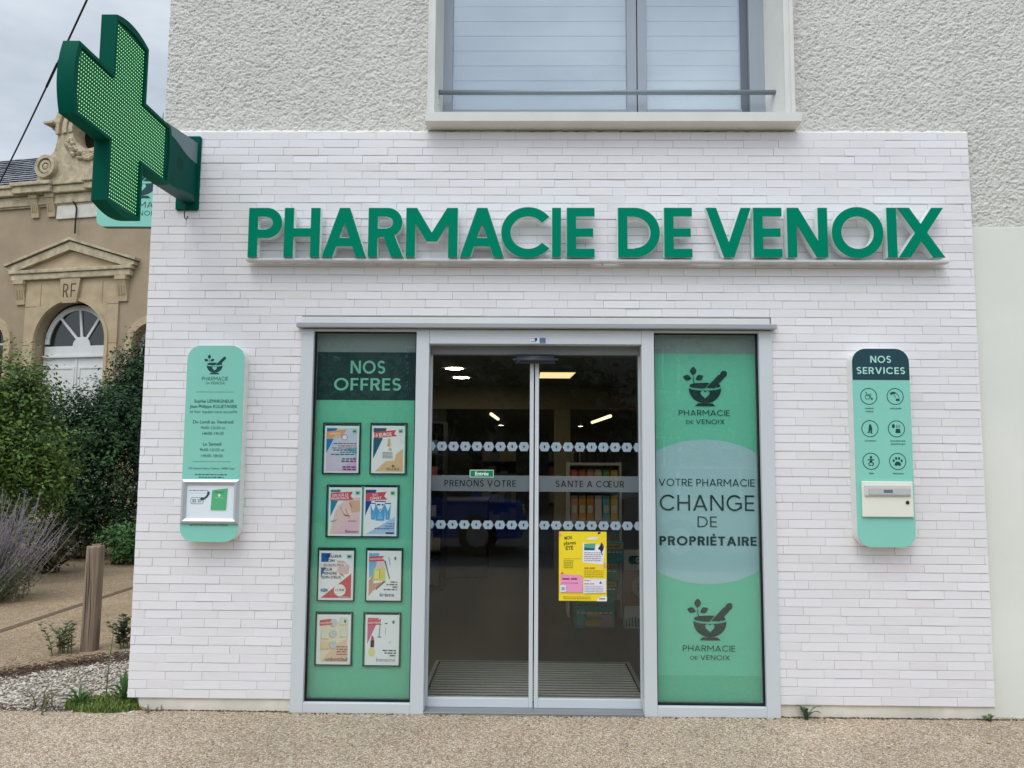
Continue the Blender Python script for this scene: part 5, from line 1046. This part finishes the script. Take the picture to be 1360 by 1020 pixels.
bush('round_shrub', 'low rounded fresh green shrub at the end of the path, behind the wooden post', 'shrub', [(-5.95, 6.75, .30, .36, .34, .30), (-5.7, 6.9, .28, .30, .3, .27)], 2600, .06, [(34, 66, 34), (62, 106, 54), (92, 140, 76), (120, 164, 98)], 15, clump=.10)
bush('undergrowth_shrub', 'brownish straggly undergrowth at the foot of the hedge beside the lavender', 'shrub', [(-6.5, 5.9, .35, .55, .45, .38), (-7.1, 5.2, .4, .6, .5, .4)], 2200, .05, [(54, 46, 30), (78, 72, 44), (92, 92, 54), (110, 96, 66)], 16, clump=.16)
# russian sage
t = thing('lavender_shrub', 'grey green shrub with arching purple lavender spikes leaning over the path at the left edge', 'shrub', (-5.95, 3.6, 0)); st_ = MB(); PL, NL, PF, NF = [], [], [], []
g_ = np.random.default_rng(31)
for k in range(210):
    b0 = Vector((-5.95+g_.normal()*.16, 3.65+g_.normal()*.2, 0)); Ls = g_.uniform(.5, 1.02); az = g_.uniform(-1.2, 1.3); le_ = g_.uniform(.25, 1.0)*(1 if g_.random() < .8 else .4)
    d = Vector((math.sin(le_)*math.cos(az), math.sin(le_)*math.sin(az)*.7, math.cos(le_))); pts = [b0+d*Ls*f+Vector((0, 0, .22*Ls*f*f-.0))+Vector((g_.normal()*.012, g_.normal()*.012, 0)) for f in (0, .25, .5, .75, 1)]
    st_.tube(pts, [.005, .004, .0035, .003, .002], 4, cap=False)
    for f in g_.uniform(.45, 1, 46 if Ls > .8 else 26):
        a = int(min(f*4, 3.99)); p_ = pts[a].lerp(pts[a+1], f*4-a); PF.append(np.array(p_)+g_.normal(size=3)*.012); NF.append(g_.normal(size=3))
    for f in g_.uniform(.05, .6, 22):
        a = int(min(f*4, 3.99)); p_ = pts[a].lerp(pts[a+1], f*4-a); PL.append(np.array(p_)+g_.normal(size=3)*.025); NL.append(g_.normal(size=3)+np.array([0, 0, .5]))
obj('stem', st_, mat('sage_stem', (150, 146, 130), rough=.8), t)
V, F, T2 = leaves(np.array(PF), np.array(NF), .020, .55, .3, 5); np_obj('flower', V, F, T2, leafmat('sage_flower', [(90, 78, 122), (126, 112, 158), (156, 144, 182), (142, 136, 158)]), t)
V, F, T2 = leaves(np.array(PL), np.array(NL), .05, .30, .3, 6); np_obj('foliage', V, F, T2, leafmat('sage_leaf', [(70, 84, 62), (104, 118, 88), (134, 146, 116)]), t)

# more of the same hedge further along, beyond the left edge of the photo
def copy_tree(o, parent=None):
    c = o.copy(); COL.objects.link(c)
    if parent: c.parent = parent
    for ch in list(o.children): copy_tree(ch, c)
    return c
hs = [o for o in bpy.data.objects if o.name.startswith('hedge_shrub')]; hs.sort(key=lambda o: o.name)
for k, (x, y, s_) in enumerate(((-10.8, 5.4, 1.2), (-13.2, 6.6, 1.35), (-15.8, 5.8, 1.25), (-18.6, 7.2, 1.5), (-22, 9, 1.8), (-26, 11, 2.2))):
    c = copy_tree(hs[k % 4]); c.location = (x, y, 0); c.scale = (s_, s_, s_); c.rotation_euler = (0, 0, k*1.3)
    c['label'] = ('first', 'second', 'third', 'fourth', 'fifth', 'sixth')[k]+' further hedge shrub along the path beyond the bright green bush'
# wooden post
t = thing('wooden_post', 'weathered grey brown wooden post standing between the gravel and the path', 'post', (-3.59, 1.56, 0)); bm = bmesh.new(); n_ = 12; rows = []
r = random.Random(8)
for z, s_ in ((-.05, 1.0), (.25, 1.0), (.5, .99), (.75, .985), (.812, .98), (.822, .93)):
    rows.append([bm.verts.new((-3.59+.062*s_*(abs(math.cos(a))**.55)*math.copysign(1, math.cos(a))+.006*z, 1.56+.06*s_*(abs(math.sin(a))**.55)*math.copysign(1, math.sin(a)), z+(r.uniform(-.004, .004) if z > .8 else 0))) for a in [2*PI*(k+.5)/n_ for k in range(n_)]])
for a, b in zip(rows, rows[1:]):
    for k in range(n_): bm.faces.new((a[k], a[(k+1) % n_], b[(k+1) % n_], b[k]))
bm.faces.new(rows[-1]); obj('timber', MB().bm(bm), mat('weathered_wood', (138, 122, 106), rough=.9, var=.42, vscale=1.0, bump=.9, bscale=1.3, bdist=.02, stretch=(34, 34, 1.8)), t)
q = MB()
for (x, z0, z1) in ((-3.598, .30, .815), (-3.575, .05, .55), (-3.617, .1, .7)): q.tube([(x, 1.4995, z0), (x+.006, 1.4992, (z0+z1)/2), (x-.002, 1.4995, min(z1, .80))], [.0006, .0024, .001], 5)
obj('crack', q, mat('crack_dark', (48, 38, 30), rough=1), t)

# weeds, dead stalks, pebbles
def blades(n, cx, cy, rx, ry, hmin, hmax, wd, seed, lean=.6, z0=0):
    g_ = np.random.default_rng(seed); V, F = [], []
    a = g_.uniform(0, 2*PI, n); rr = np.sqrt(g_.random(n)); X, Y = cx+rx*rr*np.cos(a), cy+ry*rr*np.sin(a); Hh = g_.uniform(hmin, hmax, n)
    for k in range(n):
        an = g_.uniform(0, 2*PI); le = g_.uniform(.1, 1)*lean; d = np.array([math.cos(an), math.sin(an), 0]); s_ = np.array([-d[1], d[0], 0])*wd*.5; o_ = len(V); b0 = np.array([X[k], Y[k], z0]); h = Hh[k]
        m_ = b0+d*h*le*.35+np.array([0, 0, h*.6]); e_ = b0+d*h*le+np.array([0, 0, h*(1-.3*le)]); V += [b0-s_, b0+s_, m_+s_*.8, m_-s_*.8, e_]; F += [(o_, o_+1, o_+2), (o_, o_+2, o_+3), (o_+3, o_+2, o_+4)]
    return np.array(V), np.array(F), np.repeat(g_.random(n)*.98+.01, 3)
GRS = [(74, 92, 42), (104, 128, 58), (130, 152, 76), (152, 166, 100)]
V, F, T2 = blades(3000, -2.66, .08, .27, .15, .015, .055, .007, 1); o = np_obj('grass_clump', V, F, T2, leafmat('grass_blade', GRS)); tag(o, 'low mossy grass clump at the foot of the white brick corner', 'grass')
def rosette(name, label, x, y, n, L_, wd, seed, cols, up=.5, cat='weed'):
    g_ = np.random.default_rng(seed); q = MB(); t_ = thing(name, label, cat, (x, y, 0))
    for k in range(n):
        an = 2*PI*k/n+g_.normal()*.3; l_ = L_*g_.uniform(.6, 1.15); u = g_.uniform(.3, 1)*up; w_ = wd*g_.uniform(.7, 1.2); d = Vector((math.cos(an), math.sin(an), 0)); s_ = Vector((-d.y, d.x, 0)); pr_ = None; tt = min(.99, max(.02, g_.normal(.5, .22)))
        for i in range(7):
            f = i/6; p_ = Vector((x, y, .0))+d*l_*f*math.cos(u*1.2*(1-f*.6))+Vector((0, 0, l_*math.sin(min(f, 1)*PI*.62)*u)); ww = w_*math.sin(PI*(f*.86+.08))*(1 if i % 2 else .62)*.5
            cu_ = len(q.v); q.v += [tuple(p_-s_*ww+Vector((0, 0, ww*.4))), tuple(p_), tuple(p_+s_*ww+Vector((0, 0, ww*.4)))]
            if pr_ is not None: q.face((pr_, pr_+1, cu_+1, cu_), tt); q.face((pr_+1, pr_+2, cu_+2, cu_+1), tt)
            pr_ = cu_
    obj('leaf', q, leafmat('weed_'+'_'.join('%d' % v for v in cols[0]), cols), t_); obj('crown', MB().lathe([(0, -.004), (.012, 0), (.008, .012), (0, .018)], (x, y, 0), 8), M_bark, t_); return t_
WD = [(44, 74, 36), (72, 108, 54), (104, 140, 82)]
rosette('dandelion_weed', 'leafy green weed on the grey gravel just left of the grass clump', -2.83, .04, 17, .12, .024, 3, WD, 1.1)
rosette('dandelion_weed', 'broad leaved weed rising from the grass at the brick corner', -2.60, .14, 15, .13, .034, 4, WD, 1.25)
rosette('dandelion_weed', 'small jagged weed at the plinth just right of the shop front', 1.640, -.03, 8, .10, .035, 5, [(50, 70, 44), (82, 104, 70), (112, 130, 96)], 1.15)
rosette('seedling_weed', 'tiny seedling at the right end of the white plinth', 2.745, -.02, 6, .05, .022, 6, WD, 1.2)
def stalk(name, label, x, y, h, nl, ls, seed, cols, lean=(0, 0), ratio=.28, multi=1, spread=.03, cat='weed'):
    g_ = np.random.default_rng(seed); t_ = thing(name, label, cat, (x, y, 0)); q = MB(); P_, N_ = [], []
    for m_ in range(multi):
        bx, by = x+g_.normal()*spread, y+g_.normal()*spread; hh = h*g_.uniform(.7, 1.05) if multi > 1 else h; lx, ly = lean[0]+g_.normal()*.45*(multi > 1), lean[1]+g_.normal()*.45*(multi > 1)
        pts = [Vector((bx+lx*f*f*hh, by+ly*f*f*hh, hh*f-.01)) for f in (0, .33, .66, 1)]; q.tube(pts, [.005, .004, .003, .0015], 5)
        for k in range(nl):
            f = .12+.88*(k+.5)/nl; a = int(min(f*3, 2.99)); p_ = pts[a].lerp(pts[a+1], f*3-a); an = k*2.4+g_.normal()*.3; d = np.array([math.cos(an), math.sin(an), .5]); P_.append(np.array(p_)+d*ls*.42); N_.append((d, 1))
    Vv, Ff, Tt = [], [], []
    for p_, (d, _) in zip(P_, N_):
        s_ = ls*g_.uniform(.7, 1.15); d = d/np.linalg.norm(d); sd2 = np.cross(d, [0, 0, 1]); sd2 /= np.linalg.norm(sd2)+1e-9; o_ = len(Vv); Vv += [p_-d*s_*.5, p_+sd2*s_*ratio*.5, p_+d*s_*.5+np.array([0, 0, -.1*s_]), p_-sd2*s_*ratio*.5]; Ff += [(o_, o_+1, o_+2), (o_, o_+2, o_+3)]; tv = g_.random()*.98+.01; Tt += [tv, tv]
    np_obj('leaf', np.array(Vv), np.array(Ff), np.array(Tt), leafmat('weed_'+'_'.join('%d' % v for v in cols[0]), cols), t_); obj('stem', q, mat('weed_stem', (104, 110, 70), rough=.8), t_); return t_
stalk('upright_weed', 'upright bright green weed with narrow leaves at the path edge, left of the post', -3.93, .84, .27, 46, .085, 7, [(50, 92, 40), (84, 130, 62), (120, 160, 90)])
stalk('upright_weed', 'small green weed cut by the left edge of the photo', -3.86, .52, .13, 24, .07, 8, [(56, 92, 40), (92, 130, 60), (124, 156, 84)], multi=3)
stalk('small_shrub', 'small grey green variegated shrub just left of the wooden post', -3.74, 1.42, .25, 26, .055, 9, [(74, 84, 58), (112, 118, 84), (160, 160, 124)], ratio=.6, multi=8, spread=.035, cat='shrub')
stalk('small_shrub', 'dark leafy plant between the wooden post and the brick wall', -3.30, 1.72, .26, 24, .07, 10, [(48, 62, 40), (80, 92, 62), (112, 116, 88)], ratio=.6, multi=9, spread=.08, cat='shrub')
stalk('small_shrub', 'purplish dry plant against the brick wall, right of the post', -3.10, 2.15, .42, 26, .06, 11, [(66, 58, 56), (92, 84, 80), (110, 104, 92)], ratio=.5, multi=10, spread=.07, cat='shrub')
stalk('tall_weed', 'tall thin single stemmed weed rising from the gravel in front of the post', -2.77, .22, .46, 12, .05, 12, [(70, 80, 52), (98, 104, 70), (120, 124, 90)], lean=(.06, .02))
stalk('dry_weed', 'small dry brown weed on the gravel near the left edge', -3.05, .02, .13, 14, .035, 13, [(84, 72, 58), (112, 98, 82), (130, 120, 104)], multi=8, spread=.045)
stalk('dry_weed', 'tiny dry tuft at the left end of the white plinth', -2.37, -.005, .05, 8, .02, 14, [(96, 96, 80), (124, 120, 100), (150, 146, 128)], multi=6, spread=.03)
g_ = np.random.default_rng(77); q = MB(); lit_ = [(-4.2, .45), (-3.75, .80), (-3.45, 1.10), (-3.2, 1.28), (-2.9, 1.30)]
def along(f): f = f*(len(lit_)-1); a = int(min(f, len(lit_)-1.001)); return np.array(lit_[a])*(1-f+a)+np.array(lit_[a+1])*(f-a)
for k in range(1500):
    c_ = along(g_.random())+g_.normal(size=2)*np.array([.05, .085]); an = g_.uniform(0, PI); l_ = g_.uniform(.015, .07); zz = abs(g_.normal())*.012
    q.tube([(c_[0]-math.cos(an)*l_/2, c_[1]-math.sin(an)*l_/2, zz), (c_[0]+math.cos(an)*l_/2, c_[1]+math.sin(an)*l_/2, zz+g_.normal()*.008)], .0022, 3, g_.uniform(.02, .98), cap=False)
for k in range(320):
    c_ = np.array([g_.uniform(-3.35, -2.55), .0+g_.normal()*.025]); an = g_.uniform(0, PI); l_ = g_.uniform(.01, .04); q.tube([(c_[0]-math.cos(an)*l_/2, c_[1]-math.sin(an)*l_/2, .002), (c_[0]+math.cos(an)*l_/2, c_[1]+math.sin(an)*l_/2, .006)], .0018, 3, g_.uniform(.02, .98), cap=False)
for k in range(700):
    x, y = g_.uniform(-4.2, -2.5), g_.uniform(-.02, 1.3); an = g_.uniform(0, PI); l_ = g_.uniform(.008, .04); q.tube([(x-math.cos(an)*l_/2, y-math.sin(an)*l_/2, .004), (x+math.cos(an)*l_/2, y+math.sin(an)*l_/2, .010)], .0016, 3, g_.uniform(.02, .98), cap=False)
kind(tag(obj('dead_stalks', q, mat('dead_stalk', (96, 74, 58), rough=.95, tint=[(66, 50, 40), (98, 76, 60), (124, 104, 84)])), 'brown dead stalks lying between the gravel and the path', 'debris'), 'stuff')
def stones(name, n, place, smin, smax, m, seed, label):
    g_ = np.random.default_rng(seed); bm = bmesh.new(); bmesh.ops.create_icosphere(bm, subdivisions=1, radius=1); bv = np.array([v.co[:] for v in bm.verts]); bf = np.array([[v.index for v in f.verts] for f in bm.faces]); bm.free()
    V, F, T = [], [], []
    for k in range(n):
        x, y = place(g_); s_ = g_.uniform(smin, smax)*np.array([g_.uniform(.7, 1.3), g_.uniform(.7, 1.3), g_.uniform(.45, .8)]); a = g_.uniform(0, 2*PI); v = bv*(1+g_.normal(size=(len(bv), 1))*.14)*s_; v = np.stack([v[:, 0]*math.cos(a)-v[:, 1]*math.sin(a), v[:, 0]*math.sin(a)+v[:, 1]*math.cos(a), v[:, 2]], -1)+np.array([x, y, s_[2]*.2])
        F.append(bf+len(V)*len(bv)); V.append(v); T += [g_.random()*.98+.01]*len(bf)
    return kind(tag(np_obj(name, np.vstack(V), np.vstack(F), np.array(T), m), label, 'gravel'), 'stuff')
M_st = mat('grey_stone', (170, 166, 160), rough=.9, tint=[(158, 148, 134), (186, 177, 163), (204, 196, 184), (216, 209, 199)], var=.1, vscale=30)
def pl1(g_):
    while True:
        x, y = g_.uniform(-4.3, -2.45), g_.uniform(-.05, 2.0)
        lim = .62 + (x+3.9)*.65 if x < -3.3 else 1.3+(x+3.3)*2
        if y < lim and y > -.12+(-x-2.5)*.0: return x, y
stones('gravel', 5200, pl1, .004, .014, M_st, 41, 'loose grey gravel between the brick corner and the path')
M_dk = mat('dirt_crumb', (84, 74, 60), rough=1, tint=[(60, 52, 42), (92, 80, 64), (130, 116, 94)])
def pl2(g_):
    while True:
        x = g_.uniform(-2.44, 3.6)
        if not (-1.50 < x < 1.5) or g_.random() < .15: return x, (-.024 if -1.5 < x < 1.5 else .010)-abs(g_.normal())*.010
stones('dirt_line', 1500, pl2, .002, .008, M_dk, 42, 'crumbs of dirt along the foot of the plinth')
M_pb = mat('loose_pebble', (180, 160, 130), rough=.85, tint=[(112, 92, 70), (160, 138, 108), (196, 176, 148), (222, 208, 184)])
stones('pebbles', 5000, lambda g_: (g_.uniform(-3.9, 3.8), -.03-1.55*g_.random()**1.0), .0025, .0062, M_pb, 43, 'small pebbles standing proud of the aggregate forecourt')

# ------------------------------------------------------------------ across the street, behind the camera: seen in the glass
def wheel(x, y, t_):
    o_ = obj('wheel', MB().lathe([(.19, -.10), (.30, -.10), (.325, -.07), (.325, .07), (.30, .10), (.19, .10)], (x, y, .325), 28, 'y'), mat('tyre_rubber', (24, 24, 25), rough=.85), t_)
    obj('rim', MB().lathe([(0, -.07), (.10, -.085), (.19, -.095), (.19, .095), (.10, .085), (0, .07)], (x, y, .325), 20, 'y'), mat('wheel_rim', (170, 172, 176), rough=.3, metal=.7), o_)
def car(x0, y0, c, label):
    t_ = thing('parked_car', label, 'car', (x0, y0, 0), 'cars parked across the street'); P_ = mat('car_paint_%d_%d_%d' % c, c, rough=.25, spec=.6)
    prof = [(-2.05, .30), (2.0, .30), (2.08, .55), (2.0, .78), (1.15, .95), (.55, 1.38), (-.2, 1.47), (-1.25, 1.44), (-1.85, 1.05), (-2.1, .95), (-2.12, .55)]
    body = [(-2.05, .28), (2.0, .28), (2.08, .55), (2.0, .80), (1.2, .93), (-1.9, 1.0), (-2.1, .95), (-2.12, .55)]
    q = MB().ext(PS([(x+x0, z) for x, z in body]), y0-.85, y0+.85); obj('body', q, P_, t_)
    q = MB(); up_ = [(1.12, .93), (.50, 1.36), (-.2, 1.45), (-1.25, 1.42), (-1.82, .99)]
    q.add([(x+x0, y0-.80+.16*(z-.93)/.5, z) for x, z in up_]+[(x+x0, y0+.80-.16*(z-.93)/.5, z) for x, z in up_], [(0, 1, 2, 3, 4), (9, 8, 7, 6, 5)]+[(i, i+5, i+6, i+1) for i in range(4)]); obj('cabin', q, mat('car_glass', (18, 22, 26), rough=.05, spec=.8), t_)
    q = MB().ext(PS([(x+x0, z) for x, z in [(.52, 1.35), (-.2, 1.455), (-1.3, 1.43), (-1.28, 1.40), (-.2, 1.42), (.46, 1.33)]]), y0-.66, y0+.66)
    for x in (-.35, -1.3):
        for sy in (-1, 1): q.tube([(x0+x, y0+sy*.81, .95), (x0+x+.04, y0+sy*.665, 1.42)], .035, 5)
    obj('roof', q, P_, t_)
    for x in (-1.3, 1.3):
        for y in (y0-.78, y0+.78): wheel(x0+x, y, t_)
    for sy in (-1, 1):
        obj('headlight', MB().bbox(x0+1.86, x0+2.06, y0+sy*.62-.16, y0+sy*.62+.16, .62, .76, .03), mat('headlight_glass', (214, 220, 224), rough=.1, spec=.7), t_)
        obj('tail_light', MB().bbox(x0-2.13, x0-1.98, y0+sy*.66-.14, y0+sy*.66+.14, .72, .92, .02), mat('tail_red', (140, 20, 20), rough=.2), t_)
    return t_
car(-2.1, -8.6, (26, 76, 180), 'blue hatchback parked across the street, mirrored in the left sliding door'); car(3.6, -8.1, (150, 154, 158), 'silver hatchback parked across the street, mirrored in the right sliding door')
kind(obj('far_pavement', MB().bbox(-60, 60, -18, -13.6, -.1, .10, .01), M_kerb), 'structure')
bush('street_tree', 'broad dark tree across the street, straight opposite the shop doors', 'tree', [(-.6, -17, 3.2, 3.2, 1.8, 2.4), (1.5, -17.3, 2.6, 2.2, 1.6, 2.2)], 6000, .30, G2, 51, 'trees across the street', clump=.5)
bush('street_tree', 'broad dark tree across the street, left of the one opposite the shop doors', 'tree', [(-7.5, -17.5, 3.0, 3.6, 1.9, 2.6)], 5000, .30, G3, 52, 'trees across the street', clump=.5)
bush('street_tree', 'broad dark tree across the street, right of the one opposite the shop doors', 'tree', [(7, -17.5, 3.0, 3.8, 1.9, 2.7)], 5000, .30, G3, 53, 'trees across the street', clump=.5)
hw = thing('added_terrace', 'grey terrace added across the street, unseen, to darken the reflections in the shop glass', 'building', (0, -21, 0))  # terrace added behind the camera so the glass reflects an even dark
fw = union([rect(-30, 30, 0, 6.4)], [rect(x, x+1.1, z, z+1.5) for x in range(-28, 29, 4) for z in (.9, 3.8)]); obj('wall', MB().ext(fw, -21.3, -21.0), mat('dark_brick', (140, 140, 140), rough=.9, var=.2, vscale=2), hw)
obj('roof', MB().add([(-30.3, -20.6, 6.3), (30.3, -20.6, 6.3), (30.3, -24.5, 9.0), (-30.3, -24.5, 9.0), (30.3, -28.5, 6.3), (-30.3, -28.5, 6.3)], [(3, 2, 1, 0), (5, 4, 2, 3), (0, 5, 3), (1, 2, 4)]), M_sla, hw)
for x in range(-28, 29, 4):
    for z in (.9, 3.8):
        wi = obj('window', MB().ext(union([rect(x, x+1.1, z, z+1.5)], [rect(x+.07, x+.52, z+.07, z+1.43), rect(x+.58, x+1.03, z+.07, z+1.43)]), -21.2, -21.1), M_wht, hw); obj('pane', MB().box(x+.06, x+1.04, -21.17, -21.16, z+.06, z+1.44), M_dgl, wi)
